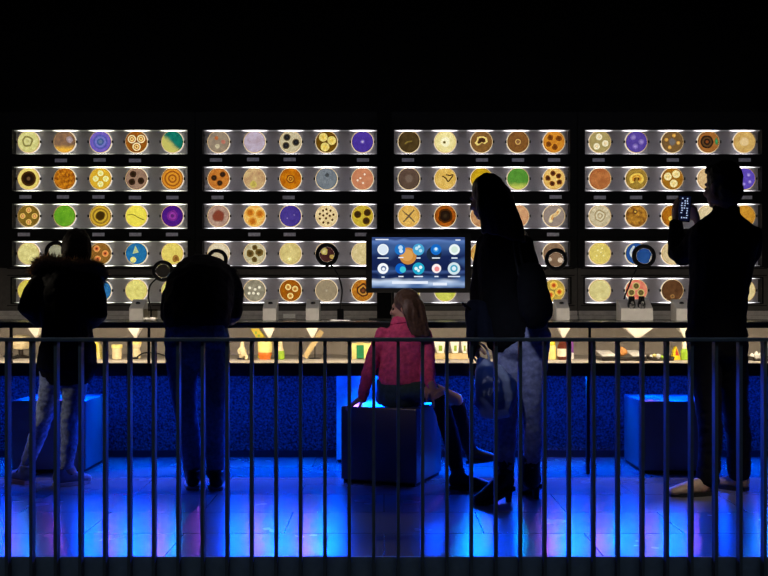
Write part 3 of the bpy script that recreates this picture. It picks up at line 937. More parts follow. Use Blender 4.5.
for (cx, cy), r, path, Y, lab, base in MG:
    c = P(cx, cy, Y)
    R = r * Y / F
    foot = P(path[-1][0], path[-1][1], Y + .05)
    t = thing('magnifier', lab, 'magnifier', (foot.x, foot.y, ZT), 'gooseneck magnifiers on the bench')
    bm = B()
    n = 36
    prof = [(R, -.012), (R * 1.12, -.006), (R * 1.12, .010), (R * .97, .016), (R * .76, .012), (R * .76, -.010)]
    rings = [[bm.verts.new((c.x + q * cos(2 * pi * k / n), c.y + h, c.z + q * sin(2 * pi * k / n))) for k in range(n)] for q, h in prof]
    for i in range(len(prof)):
        a, b = rings[i], rings[(i + 1) % len(prof)]
        for k in range(n):
            bm.faces.new((a[k], a[(k + 1) % n], b[(k + 1) % n], b[k]))
    obj('ring', bm, M['black'], t, smooth=True)
    bm = B()
    RC = .85                     # radius of curvature of both faces
    prof = [(R * .77 * k / 10, -.0022 + (R * .77 * k / 10) ** 2 / (2 * RC)) for k in range(1, 11)]
    prof += [(r_, -h_) for r_, h_ in prof[::-1]]
    lathe(bm, c, prof, 40, 'y')
    obj('lens', bm, M['lens'], t, smooth=True)
    pts = [P(x, y, Y + .05 * i / len(path)) for i, (x, y) in enumerate(path)]
    pts.append(Vector((foot.x, foot.y, ZT + .01)))
    bm = B()
    d0 = (pts[0] - c).normalized()
    tube(bm, smooth_path([c + d0 * R * .98] + pts), .0055)
    obj('gooseneck', bm, M['black'], t, smooth=True)
    bm = B()
    if base == 2:
        box(bm, foot.x - .02, foot.x + .02, foot.y - .03, foot.y + .03, ZT + .006, ZT + .075)
        obj('clamp_block', bm, M['wallblack'], t, bevel=.003)
        bm = B()
        box(bm, foot.x - .062, foot.x + .062, foot.y - .05, foot.y + .06, ZT, ZT + .007)
        obj('base_plate', bm, M['steel'], t, bevel=.002)
    else:
        lathe(bm, Vector((foot.x, foot.y, ZT)), [(.042, 0), (.042, .012), (.03, .02), (.010, .024)], 24)
        obj('base_plate', bm, M['black'], t)
    if base == 1:
        rb = boxm(P(146, 0, Y).x, P(158, 0, Y).x, Y - .065, Y - .012, ZT, ZT + .075)
        tag(obj('acrylic_block', rb, pane_mat('acrylic', (.72, .69, .6), .03, .1), at=(P(152, 0, Y).x, Y, ZT)), 'clear acrylic block behind the first magnifier neck left of the bent man', 'block')

# ------------------------------------------------------------------ screen on its mast
YS = 6.5
mast = thing('screen_mast', 'tall black mast rising from the bench between the dish cases behind the screen', 'mast', (0, 6.72, ZT))
obj('post', boxm(P(377, 0, 6.72).x, P(391.5, 0, 6.72).x, 6.68, 6.76, ZT, P(0, 95, 6.72).z), M['wallblack'], mast, bevel=.006)
obj('mounting_arm', boxm(-.05, .03, 6.5655, 6.6795, P(0, 275, 6.5).z, P(0, 255, 6.5).z), M['black'], mast)
obj('base_plate', boxm(-.10, .10, 6.64, 6.80, ZT, ZT + .008), M['black'], mast)
tv = thing('mounted_screen', 'wide flat black-framed screen showing two rows of round icons above the seated girl', 'screen', P(418.5, 264, YS))
sx0, sx1, sz0, sz1 = P(372, 0, YS).x, P(464.8, 0, YS).x, P(0, 288, YS).z, P(0, 237.3, YS).z
ox0, ox1, oz0, oz1 = P(366, 0, YS).x, P(471, 0, YS).x, P(0, 292.8, YS).z, P(0, 233.5, YS).z
bm = B()
for a in ((ox0, sx0, oz0, oz1), (sx1, ox1, oz0, oz1), (sx0, sx1, oz0, sz0), (sx0, sx1, sz1, oz1)):
    box(bm, a[0], a[1], YS, YS + .03, a[2], a[3])
obj('bezel', bm, M['black'], tv)
obj('rear_housing', boxm(ox0 + .02, ox1 - .02, YS + .03, YS + .065, oz0 + .02, oz1 - .02), M['black'], tv, bevel=.01)


def screen_mat():
    m, nt, out = newmat('glowing_wallpaper')
    L = nt.links.new
    tc = nt.nodes.new('ShaderNodeTexCoord')
    s = nt.nodes.new('ShaderNodeSeparateXYZ')
    L(tc.outputs['Generated'], s.inputs[0])
    r = nt.nodes.new('ShaderNodeValToRGB')
    cr = r.color_ramp
    stops = [(0.0, (60, 84, 130)), (.06, (150, 176, 214)), (.13, (200, 216, 240)), (.2, (24, 40, 84)), (.26, (18, 30, 70)), (.32, (60, 84, 140)), (.36, (20, 32, 76)), (.62, (24, 38, 84)), (.84, (54, 84, 140)), (.92, (92, 124, 186)), (.97, (40, 58, 110)), (1.0, (60, 84, 140))]
    while len(cr.elements) < len(stops):
        cr.elements.new(.5)
    for e, (p, c) in zip(cr.elements, stops):
        e.position = p
        e.color = lin(c)
    n = nt.nodes.new('ShaderNodeTexNoise')
    setin(n, Scale=5.0, Detail=1.0)
    L(tc.outputs['Generated'], n.inputs['Vector'])
    a = nt.nodes.new('ShaderNodeMath')
    a.operation = 'MULTIPLY_ADD'
    a.inputs[1].default_value = 0.12
    a.inputs[2].default_value = -0.06
    L(n.outputs['Fac'], a.inputs[0])
    b = nt.nodes.new('ShaderNodeMath')
    b.operation = 'ADD'
    L(s.outputs['Z'], b.inputs[0])
    L(a.outputs[0], b.inputs[1])
    L(b.outputs[0], r.inputs['Fac'])
    mr = nt.nodes.new('ShaderNodeValToRGB')
    mr.color_ramp.elements[0].position = .52
    mr.color_ramp.elements[1].position = .78
    mr.color_ramp.elements[0].color = (0, 0, 0, 1)
    mr.color_ramp.elements[1].color = (1, 1, 1, 1)
    n2 = nt.nodes.new('ShaderNodeTexNoise')
    setin(n2, Scale=3.3, Detail=1.0)
    L(tc.outputs['Generated'], n2.inputs['Vector'])
    L(n2.outputs['Fac'], mr.inputs['Fac'])
    mx = nt.nodes.new('ShaderNodeMix')
    mx.data_type = 'RGBA'
    L(mr.outputs[0], mx.inputs[0])
    L(r.outputs[0], mx.inputs[6])
    mx.inputs[7].default_value = lin((70, 104, 158))
    e = nt.nodes.new('ShaderNodeEmission')
    setin(e, Strength=1.0)
    L(mx.outputs[2], e.inputs['Color'])
    L(e.outputs[0], out.inputs['Surface'])
    return m


disp = obj('display', boxm(sx0, sx1, YS + .003, YS + .006, sz0, sz1), screen_mat(), tv)
EM = {}


def ecol(c, s=1.05):
    k = tuple(c)
    if k not in EM:
        EM[k] = emat('screen_colour_%d' % len(EM), lin(c), s, 'NONE')
    return EM[k]


def icon(px, py, r, layers, dy=0.0):
    for i, (s, c, dx, dz) in enumerate(layers):
        bm = B()
        q = P(px, py, YS)
        lathe(bm, Vector((q.x + dx * r * YS / F, YS + .0028 - dy - .0003 * i, q.z + dz * r * YS / F)), [(s * r * YS / F, 0), (s * r * YS / F, .0002)], 24, 'y')
        o = obj('icon' if i == 0 else 'icon_mark', bm, ecol(c), disp)


icon(408, 256, 8.5, [(1, (196, 132, 60), 0, 0), (.7, (214, 156, 84), -.1, .1)])
icon(434, 254, 7.5, [(1, (28, 40, 60), 0, 0)])
icon(464.0, 256, 0.1, [(1, (28, 40, 60), 0, 0)])
for px, r, ls in ((383, 5.6, [(1, (232, 240, 246), 0, 0), (.8, (214, 226, 238), 0, 0)]),
                  (400, 5.4, [(1, (28, 110, 190), 0, 0), (.42, (180, 214, 240), .1, .35), (.36, (200, 226, 246), .2, -.3)]),
                  (418.5, 5.8, [(1, (70, 160, 206), 0, 0), (.3, (190, 226, 240), -.3, .2), (.3, (170, 216, 236), .35, -.2), (.24, (200, 232, 244), .1, .5)]),
                  (436, 5.4, [(1, (20, 100, 190), 0, 0), (.5, (60, 150, 220), 0, 0), (.28, (210, 232, 250), 0, .1)]),
                  (454.5, 5.4, [(1, (230, 240, 242), 0, 0), (.6, (206, 226, 214), 0, 0)])):
    icon(px, 249.5, r, ls, .0006)
for px, r, ls in ((383, 5.4, [(1, (240, 244, 250), 0, 0), (.5, (90, 110, 150), .1, .0), (.3, (236, 240, 246), .1, -.1)]),
                  (401, 5.2, [(1, (14, 90, 190), -.1, 0), (.6, (60, 190, 210), .35, -.2)]),
                  (418.5, 6.0, [(1, (30, 160, 196), 0, 0), (.28, (220, 244, 246), -.4, 0), (.28, (220, 244, 246), .35, .2), (.24, (210, 240, 244), 0, -.35)]),
                  (436.5, 4.6, [(1, (246, 236, 236), 0, 0), (.55, (236, 140, 140), .1, -.1)]),
                  (454, 6.2, [(1, (206, 224, 230), 0, 0), (.6, (60, 160, 190), 0, 0), (.35, (214, 232, 238), 0, 0)])):
    icon(px, 268.5, r, ls, .0006)
for px, py, w in ((383, 258, 11), (401, 257.5, 5), (418.5, 258, 4), (436, 258, 8), (454.5, 258, 6), (383, 277, 3), (401, 276.5, 5), (418.5, 276.5, 9), (436.5, 276.5, 4), (454, 276.5, 12), (382, 239.5, 13), (458, 240, 5), (410, 282.5, 36), (440, 284, 14)):
    h = .55 if py < 280 else 1.4
    obj('caption_bar', boxm(P(px - w / 2, 0, YS).x, P(px + w / 2, 0, YS).x, YS + .0022, YS + .0026, P(0, py + h, YS).z, P(0, py - h, YS).z), ecol((226, 234, 248)), disp)

# ------------------------------------------------------------------ things in the vitrine
def vp(px, Y=6.35):
    return (px - 384) * Y / F


def vz(py, Y=6.35):
    return HCAM - (py - 300) * Y / F


def cmat(n, c, **k):
    return mat(n, lin(c)[:3], **k)


C_ = dict(cream=cmat('cream_ceramic', (226, 212, 170), rough=.4), yellow=cmat('yellow_plastic', (236, 214, 40), rough=.35), lemon=cmat('pale_yellow', (240, 226, 140), rough=.4),
          orange=cmat('orange_print', (220, 120, 40), rough=.4), green=cmat('green_board', (20, 130, 80), rough=.5), lime=cmat('lime_print', (150, 190, 50), rough=.4),
          brown=cmat('brown_glass', (96, 44, 30), rough=.25), label=cmat('paper_label', (240, 228, 206)), purple=cmat('purple_card', (120, 60, 150)), wood=cmat('pale_wood', (206, 184, 130)),
          paper=cmat('white_paper', (240, 240, 234)), crust=cmat('bread_crust', (214, 150, 84), bump=.5), tray=cmat('dark_tray', (34, 28, 26), rough=.35), red=cmat('red_print', (190, 60, 40)))


def jarlike(name, lab, cat, px, Y, parts):
    """turned vessel: parts = (part name, material, profile in metres)"""
    t = thing(name, lab, cat, (vp(px, Y), Y, ZV))
    for pn, m, prof in parts:
        bm = B()
        lathe(bm, Vector((vp(px, Y), Y, ZV)), prof, 24)
        obj(pn, bm, m, t, smooth=False)
    return t


# pale bowl on a dark stand with small tools
t = jarlike('bowl', 'large pale bowl on a dark stand in the vitrine left of the fur-collared visitor', 'bowl', 21, 6.5,
            [('bowl_body', C_['cream'], [(.02, .055), (.045, .06), (.058, .09), (.055, .14), (.03, .15)]), ('stand', C_['tray'], [(.06, 0), (.06, .008), (.015, .02), (.015, .055), (.04, .06)])])
tag(obj('tongs', (lambda b: (tube(b, [(vp(13), 6.2, ZV + .03), (vp(19), 6.18, ZV + .012), (vp(27), 6.2, ZV + .035)], .006), tube(b, [(vp(13), 6.22, ZV + .022), (vp(19), 6.18, ZV + .010), (vp(28), 6.23, ZV + .02)], .006), b)[-1])(B()), M['rubber'], at=(vp(19), 6.2, ZV)), 'dark metal tongs lying in front of the pale bowl in the vitrine', 'tongs')
# yellow carton mostly behind the coat
t = thing('carton', 'yellow carton peeking out right of the long dark coat in the vitrine', 'carton', (vp(94), 6.4, ZV))
bm = B()
prism(bm, [(vp(88), ZV), (vp(98.5), ZV), (vp(98), vz(348)), (vp(95.5), vz(341)), (vp(88), vz(341))], 'y', 6.38, 6.44)
obj('box', bm, C_['lemon'], t)
obj('printed_panel', boxm(vp(89), vp(96), 6.377, 6.379, vz(352), vz(343)), C_['yellow'], t)
jarlike('jar', 'short cream jar with a wider pale yellow lid in the vitrine', 'jar', 117, 6.35,
        [('jar_body', C_['cream'], [(.026, 0), (.03, .006), (.03, .066), (.026, .07)]), ('lid', C_['lemon'], [(.026, .07), (.034, .072), (.034, .09), (.03, .094)])])
t = jarlike('jar', 'cream jar with a dark spoon resting against it, under the first white funnel', 'jar', 136, 6.38,
            [('jar_body', C_['cream'], [(.02, 0), (.032, .012), (.028, .05), (.022, .065), (.03, .08), (.034, .095)]), ('lid', C_['lemon'], [(.034, .095), (.036, .11), (.02, .118)])])
bm = B()
tube(bm, smooth_path([(vp(137, 6.25), 6.25, ZV + .02), (vp(144, 6.25), 6.25, ZV + .045), (vp(155, 6.25), 6.27, ZV + .045), (vp(166, 6.25), 6.3, ZV + .02)]), .005)
ell(bm, (vp(135.5, 6.25), 6.25, ZV + .013), (.022, .014, .008), seg=12)
tag(obj('spoon', bm, M['rubber'], smooth=True, at=(vp(150, 6.25), 6.26, ZV)), 'long dark spoon lying across the vitrine floor by a cream jar', 'spoon')
# figurine
t = thing('figurine', 'small cream seated figurine in the vitrine beside the bent man', 'figurine', (vp(243), 6.35, ZV))
bm = B()
limb(bm, [((vp(243), 6.35, ZV + .026), .03, .025), ((vp(242.5), 6.35, ZV + .03), .026, .022), ((vp(243), 6.35, ZV + .06), .02, .016), ((vp(242), 6.35, ZV + .085), .014, .012), ((vp(242.3), 6.35, ZV + .105), .012, .012)])
limb(bm, [((vp(241), 6.34, ZV + .075), .008, .008), ((vp(238.8), 6.33, ZV + .055), .008, .008), ((vp(240), 6.32, ZV + .04), .008, .008)])
limb(bm, [((vp(245), 6.34, ZV + .035), .012, .012), ((vp(247.5), 6.31, ZV + .02), .01, .01), ((vp(247), 6.3, ZV + .006), .012, .008)])
obj('figure_body', remesh(bm, .005, 2), C_['cream'], t, smooth=True)
bm = B()
lathe(bm, Vector((vp(243), 6.35, ZV)), [(.036, 0), (.036, .007), (.03, .01)], 20)
obj('plinth', bm, C_['tray'], t)
# yellow packet and tin
t = thing('packet', 'bright yellow packet tilted at the top of the vitrine beside the second white funnel', 'packet', (vp(258), 6.5, ZV))
bm = B()
prism(bm, [(vp(250.5, 6.5), vz(328.5, 6.5)), (vp(259, 6.5), vz(328.5, 6.5)), (vp(269, 6.5), vz(342, 6.5)), (vp(266, 6.5), ZV), (vp(258, 6.5), ZV), (vp(259, 6.5), vz(342, 6.5))], 'y', 6.49, 6.52)
obj('wrapper', bm, C_['yellow'], t, bevel=.003)
bm = B()
for k in range(3):
    box(bm, vp(255 + k * 3, 6.5), vp(257 + k * 3, 6.5), 6.487, 6.489, vz(334 + k * 3, 6.5), vz(331.5 + k * 3, 6.5))
obj('print', bm, C_['lime'], t)
jarlike('tin', 'yellow and orange tin standing below the tilted yellow packet', 'tin', 265, 6.35,
        [('tin_body', C_['lemon'], [(.043, .045), (.046, .06), (.046, .11), (.040, .118)]), ('orange_band', C_['orange'], [(.036, 0), (.036, .012), (.044, .03), (.043, .045)])])
jarlike('bottle', 'slim cream and green bottle right of the yellow tin', 'bottle', 280.5, 6.35,
        [('bottle_body', C_['lime'], [(.024, 0), (.027, .01), (.024, .05), (.022, .055)]), ('neck', C_['cream'], [(.022, .055), (.014, .08), (.013, .11), (.009, .118)])])
# plank on a wire stand
t = thing('plank', 'pale wooden plank leaning on a thin wire stand in the vitrine', 'plank', (vp(312), 6.4, ZV))
bm = B()
a, b = Vector((vp(304.5, 6.4), 6.4, ZV + .008)), Vector((vp(321.5, 6.4), 6.42, vz(331, 6.4)))
d = (b - a).normalized()
s = Vector((0, 1, 0)).cross(d).normalized() * .017
for q in (a, b):
    pass
vs = [bm.verts.new(p + s * i + Vector((0, j, 0))) for p in (a, b) for i in (-1, 1) for j in (0, .012)]
for q in ((0, 1, 3, 2), (4, 6, 7, 5), (0, 4, 5, 1), (2, 3, 7, 6), (0, 2, 6, 4), (1, 5, 7, 3)):
    bm.faces.new([vs[i] for i in q])
obj('board', bm, C_['wood'], t)
bm = B()
lathe(bm, Vector((vp(314.5, 6.4), 6.44, ZV)), [(.038, 0), (.038, .004)], 20)
tube(bm, [(vp(314.5, 6.4), 6.44, ZV + .004), (vp(314.5, 6.4), 6.44, vz(342, 6.4))], .003)
obj('wire_stand', bm, M['black'], t)
# green book
t = thing('book', 'green book with yellow edges standing in the vitrine left of the girl', 'book', (vp(361), 6.4, ZV))
obj('cover', boxm(vp(356.5, 6.4), vp(364, 6.4), 6.38, 6.42, ZV + .004, vz(345, 6.4)), C_['green'], t)
bm = B()
box(bm, vp(352, 6.4), vp(356.5, 6.4), 6.38, 6.43, ZV, vz(343, 6.4))
box(bm, vp(364, 6.4), vp(371, 6.4), 6.38, 6.43, ZV, vz(343, 6.4))
box(bm, vp(356.5, 6.4), vp(364, 6.4), 6.385, 6.43, vz(345, 6.4), vz(342.6, 6.4))
obj('yellow_border', bm, C_['lemon'], t)
# white cartons on a low plinth
t = thing('plinth', 'low beige plinth in the vitrine between girl and woman', 'plinth', (vp(452), 6.4, ZV))
obj('block', boxm(vp(432, 6.4), vp(476, 6.4), 6.36, 6.5, ZV, ZV + .036), C_['wood'], t)
for px, w, lab in ((440, 11, 'white carton with green print on the low plinth, beside the girl\'s hair'), (455, 9, 'white carton with a handle notch on the low plinth, middle one'), (464.5, 6, 'smallest white carton on the low plinth, nearest the woman')):
    t = thing('carton', lab, 'carton', (vp(px, 6.4), 6.42, ZV + .036))
    h = vz(341, 6.4)
    bm = B()
    prism(bm, [(vp(px - w * .25, 6.4), ZV + .036), (vp(px + w * .35, 6.4), ZV + .036), (vp(px + w * .5, 6.4), h), (vp(px - w * .5, 6.4), h), (vp(px - w * .45, 6.4), h - .03)], 'y', 6.41, 6.45)
    obj('box', bm, C_['paper'], t)
    bm = B()
    box(bm, vp(px - w * .1, 6.4), vp(px + w * .2, 6.4), 6.408, 6.4095, ZV + .05, h - .03)
    obj('printed_panel', bm, C_['lime'], t)
jarlike('bottle', 'yellow bottle in the vitrine right of the woman\'s hip', 'bottle', 552, 6.35,
        [('bottle_body', C_['lemon'], [(.026, 0), (.028, .008), (.026, .075), (.02, .09)]), ('cap', C_['yellow'], [(.02, .09), (.022, .095), (.018, .122)])])
jarlike('jar', 'brown jar with a cream label beside the yellow bottle', 'jar', 562.5, 6.33,
        [('jar_body', C_['brown'], [(.026, 0), (.032, .006), (.032, .085), (.024, .1), (.024, .115)]), ('paper_label', C_['label'], [(.0325, .02), (.0328, .021), (.0328, .068), (.0325, .069)])])
t = thing('card', 'narrow purple card standing near the vitrine post right of the woman', 'card', (vp(573.5), 6.4, ZV))
obj('sheet', boxm(vp(572.3), vp(574.8), 6.39, 6.42, ZV, vz(342)), C_['purple'], t)
obj('white_border', boxm(vp(572.3), vp(574.8), 6.387, 6.3895, ZV, ZV + .04), C_['paper'], t)
# trays
for x0_, x1_, lab in ((596, 642, 'long dark tray with papers and a pastry in the vitrine'), (645, 668, 'short dark tray of pale scraps in the vitrine'), (744, 768, 'dark tray of white crystals at the far right of the vitrine')):
    t = thing('tray', lab, 'tray', (vp((x0_ + x1_) / 2), 6.3, ZV))
    bm = B()
    prism(bm, [(vp(x0_), ZV + .024), (vp(x0_ + 1.2), ZV), (vp(x1_ - 1.2), ZV), (vp(x1_), ZV + .024), (vp(x1_ - .8), ZV + .024), (vp(x1_ - 1.8), ZV + .008), (vp(x0_ + 1.8), ZV + .008), (vp(x0_ + .8), ZV + .024)], 'y', 6.2, 6.45)
    obj('tray_body', bm, C_['tray'], t)
for px, w, m, lab in ((605, 14, 'paper', 'white paper sheet on the long dark tray, left of the pastry'), (634, 13, 'paper', 'white paper sheet on the long dark tray, right of the pastry')):
    bm = B()
    vs = [bm.verts.new((vp(px + sx * w / 2), y, z)) for y, z in ((6.22, ZV + .027), (6.42, ZV + .05)) for sx in (-1, 1)]
    v2 = [bm.verts.new(v.co + Vector((0, 0, .004))) for v in vs]
    for q in ((0, 1, 3, 2), (4, 6, 7, 5), (0, 4, 5, 1), (2, 3, 7, 6), (0, 2, 6, 4), (1, 5, 7, 3)):
        bm.faces.new([(vs + v2)[i] for i in q])
    tag(obj('paper_sheet', bm, C_[m], at=(vp(px), 6.3, ZV + .027)), lab, 'paper')
bm = B()
ell(bm, (vp(620), 6.32, ZV + .05), (.032, .03, .032), seg=16)
ell(bm, (vp(616.5), 6.32, ZV + .06), (.014, .02, .022), seg=12)
ell(bm, (vp(624), 6.33, ZV + .045), (.018, .02, .02), seg=12)
tag(obj('pastry', crease(remesh(bm, .006, 3), .003, 60), C_['crust'], smooth=True, at=(vp(620), 6.32, ZV + .025)), 'round golden pastry on the long dark tray in the vitrine', 'pastry')
for px, dz, r, m in ((648, .0, .012, 'paper'), (651.5, .008, .013, 'lemon'), (655, .004, .016, 'paper'), (659, .0, .012, 'lime'), (663, .002, .012, 'paper')):
    bm = B()
    ell(bm, (vp(px), 6.28, ZV + .02 + dz), (r, r * .9, r), seg=10)
    tag(obj('pale_scrap', crease(remesh(bm, .004, 1), .003, 110), C_[m], at=(vp(px), 6.28, ZV + .01)), {648: 'white scrap at the left end of the short dark tray', 651.5: 'yellowish scrap on the short dark tray', 655: 'largest white scrap, mid short dark tray', 659: 'green scrap on the short dark tray', 663: 'white scrap at the right end of the short dark tray'}[px], 'scrap', 'scraps on the short tray')
for px, h, lab in ((749, .03, 'white crystal nearest the man on the far right tray'), (753.5, .04, 'second white crystal from the man on the far right tray'), (757.5, .032, 'third white crystal from the man on the far right tray'), (761.5, .045, 'white crystal farthest from the man on the far right tray')):
    bm = B()
    lathe(bm, Vector((vp(px), 6.3, ZV + .008)), [(.012, 0), (.018, h * .5), (.012, h * .85), (.003, h * 1.15)], 6)
    tag(obj('crystal', bm, C_['paper'], at=(vp(px), 6.3, ZV + .008)), lab, 'crystal', 'white crystals on a tray')
t = thing('carton', 'flame-shaped yellow and red carton left of the green bottle by the man', 'carton', (vp(673.5), 6.3, ZV))
bm = B()
prism(bm, [(vp(670.5), ZV), (vp(678.5), ZV), (vp(677), vz(354)), (vp(674), vz(346)), (vp(671.5), vz(350))], 'y', 6.3, 6.34)
obj('box', bm, C_['yellow'], t)
bm = B()
prism(bm, [(vp(673), vz(355)), (vp(676.5), vz(355)), (vp(674), vz(347.5))], 'y', 6.296, 6.299)
obj('printed_flame', bm, C_['red'], t)
jarlike('bottle', 'green bottle with a pale neck at the left leg of the standing man', 'bottle', 684.5, 6.3,
        [('bottle_body', C_['lime'], [(.022, 0), (.024, .008), (.024, .05), (.016, .07)]), ('neck', C_['label'], [(.016, .07), (.015, .1), (.013, .135)])])

# ------------------------------------------------------------------ cube stools
def stool(px_c, Y, w, rz, lab, X=None):
    x = X if X is not None else vp(px_c, Y)
    t = thing('cube_stool', lab, 'stool', (x, Y, 0), 'cube stools', rz)
    obj('body', boxm(-w / 2, w / 2, -w / 2, w / 2, .018, .438), M['cube'], t, local=True, bevel=.006)
    obj('plinth', boxm(-w / 2 + .012, w / 2 - .012, -w / 2 + .012, w / 2 - .012, 0, .02), M['black'], t, local=True)


stool(0, 6.30, .45, 0, 'dark cube stool behind the legs of the fur-collared visitor', X=vp(50, 6.1))
stool(0, 6.27, .46, 0, 'dark cube stool in front of the bench, beside the standing man', X=1.56 + .23)
stool(0, 5.90, .46, radians(-21), 'dark cube stool on which the girl sits', X=.049)
# pale lacquered pedestal carrying the bench under the screen
t = thing('pedestal', 'pale lacquered bench pedestal glowing in blue light behind the girl', 'pedestal', (vp(366, 6.5), 6.5, 0))
obj('body', boxm(vp(336.5, 6.45), vp(384, 6.45), 6.45, 6.67, .02, .593), mat('pale_lacquer', (.55, .55, .6), .35), t, bevel=.003)
obj('plinth', boxm(vp(338, 6.45), vp(382, 6.45), 6.46, 6.66, 0, .02), M['black'], t)

# ------------------------------------------------------------------ railing in front
rl = thing('railing', 'dark steel railing of upright flat bars across the whole foreground', 'railing', (0, 4.05, 0))
zr = HCAM - (338 - 300) * 4.03 / F
obj('handrail', boxm(-2.4, 2.4, 4.022, 4.078, zr - .0145, zr), M['rail'], rl, bevel=.002)
obj('bottom_rail', boxm(-2.4, 2.4, 4.03, 4.07, -.30, -.285), M['rail'], rl)
for i in range(-3, 36):
    x = (6.2 + 24.5 * i - 384) * 4.03 / F
    obj('baluster', boxm(x - .0065, x + .0065, 4.03, 4.07, -.40, zr - .0145), M['rail'], rl, bevel=.001)

# ------------------------------------------------------------------ people
def basis(yaw, pitch, roll=0.0):
    """head frame: columns right, forward, up; yaw 0 looks away from the camera, + turns to the left of the picture"""
    return (Matrix.Rotation(yaw, 3, 'Z') @ Matrix.Rotation(pitch, 3, 'X') @ Matrix.Rotation(roll, 3, 'Y'))


def head(bm, c, R, s=1.0):
    def q(x, y, z):
        return Vector(c) + R @ (Vector((x, y, z)) * s)

    def e(p, r, seg=20):
        ell(bm, q(*p), [v * s for v in r], R, seg)
    e((0, -.012, .032), (.074, .093, .092))
    e((0, .03, -.03), (.060, .062, .082))
    e((0, .052, -.083), (.036, .034, .026))
    e((0, .074, .022), (.052, .018, .014))
    for sx in (-1, 1):
        e((sx * .078, -.008, -.012), (.009, .020, .031), 14)
        e((sx * .036, .070, -.028), (.022, .022, .020), 14)
        e((sx * .052, .01, -.065), (.022, .045, .028), 14)
    limb(bm, [(q(0, .084, .012), .009 * s, .010 * s), (q(0, .100, -.012), .011 * s, .011 * s), (q(0, .110, -.030), .016 * s, .011 * s)], side=R @ Vector((1, 0, 0)), n=10)
    e((0, .088, -.054), (.024, .010, .006), 12)
    e((0, .087, -.066), (.021, .010, .007), 12)
    return q


def eyes(c, R, s=1.0):
    bm = B()
    for sx in (-1, 1):
        ell(bm, Vector(c) + R @ (Vector((sx * .032, .077, -.002)) * s), [.0112 * s] * 3, R, 12)
    me = bpy.data.meshes.new('e')
    bm.to_mesh(me)
    bm.free()
    return me


def hand(wrist, d, nrm, thumb, curl=.5, s=1.0, spread=.12):
    """palm, four unequal bent fingers and a thumb; d finger direction, nrm palm normal, thumb +1/-1 along side"""
    bm = B()
    d = Vector(d).normalized()
    nrm = Vector(nrm)
    nrm = (nrm - d * nrm.dot(d)).normalized()
    sd = d.cross(nrm).normalized() * thumb
    w = Vector(wrist)
    limb(bm, [(w - d * .03 * s, .024 * s, .019 * s), (w, .027 * s, .018 * s), (w + d * .04 * s, .038 * s, .016 * s), (w + d * .078 * s, .040 * s, .014 * s)], side=sd, n=12)
    for k, (off, ln) in enumerate(((.029, .070), (.010, .079), (-.010, .073), (-.029, .058))):
        p = w + d * (.078 - abs(off) * .12) * s + sd * off * s
        dd = (d + sd * off / .03 * spread).normalized()
        pts = [(p - dd * .02 * s, .0088 * s, .0088 * s), (p, .0088 * s, .0088 * s)]
        a = 0
        for j, fr in enumerate((.45, .31, .24)):
            a += curl * (.7 if j == 0 else .9)
            v = dd * cos(a) + nrm * sin(a)
            p = p + v * ln * fr * s
            r = (.0086, .0078, .0068)[j] * s
            pts.append((p, r, r))
        limb(bm, pts, side=sd, n=8)
    p = w + d * .022 * s + sd * .026 * s
    pts = [(p - sd * .012 * s, .012 * s, .012 * s)]
    for j, ln in enumerate((.030, .028, .022)):
        v = (sd * (.8 - .28 * j) + d * (.55 + .2 * j) + nrm * (.35 + curl * .25 * j)).normalized()
        p = p + v * ln * s
        pts.append((p, (.0105, .0095, .008)[j] * s, (.0105, .0095, .008)[j] * s))
    limb(bm, pts, side=nrm, n=8)
    return remesh(bm, .0035 * s, 2)


def hairmass(bm, q, R, s=1.0, k=1.0, back=.0):
    ell(bm, q(0, -.022, .042), [v * s * k for v in (.084, .094, .096)], R, 24)
    ell(bm, q(0, -.055 - back, -.02), [v * s * k for v in (.074, .058, .085)], R, 20)


def strands(bm, paths, r, n=26, jit=.01, seed=1):
    """many thin locks following a few guide paths"""
    rnd = random.Random(seed)
    for i in range(n):
        t = i / max(1, n - 1) * (len(paths) - 1)
        a, b = paths[int(t)], paths[min(int(t) + 1, len(paths) - 1)]
        f = t - int(t)
        g = [Vector(u).lerp(Vector(v), f) + Vector((rnd.uniform(-jit, jit), rnd.uniform(-jit, jit), rnd.uniform(-jit, jit))) for u, v in zip(a, b)]
        g = smooth_path(g, 3)
        m = len(g)
        limb(bm, [(p, r * (1 - .75 * (j / m) ** 2), r * (1 - .75 * (j / m) ** 2)) for j, p in enumerate(g)], side=(0.3, .8, .2), n=6, rnd=False)


def seg(bm, pts, k=1.0, add=0.0, side=(1, 0, 0)):
    limb(bm, [(p, rx * k + add, ry * k + add) for p, rx, ry in pts], side=side)


def px(l):
    """[(px, py, Y, half-width px, depth radius m)] -> limb points"""
    out = []
    for a in l:
        x, y, Y, hw, ry = a
        out.append((P(x, y, Y), hw * Y / F, ry))
    return out


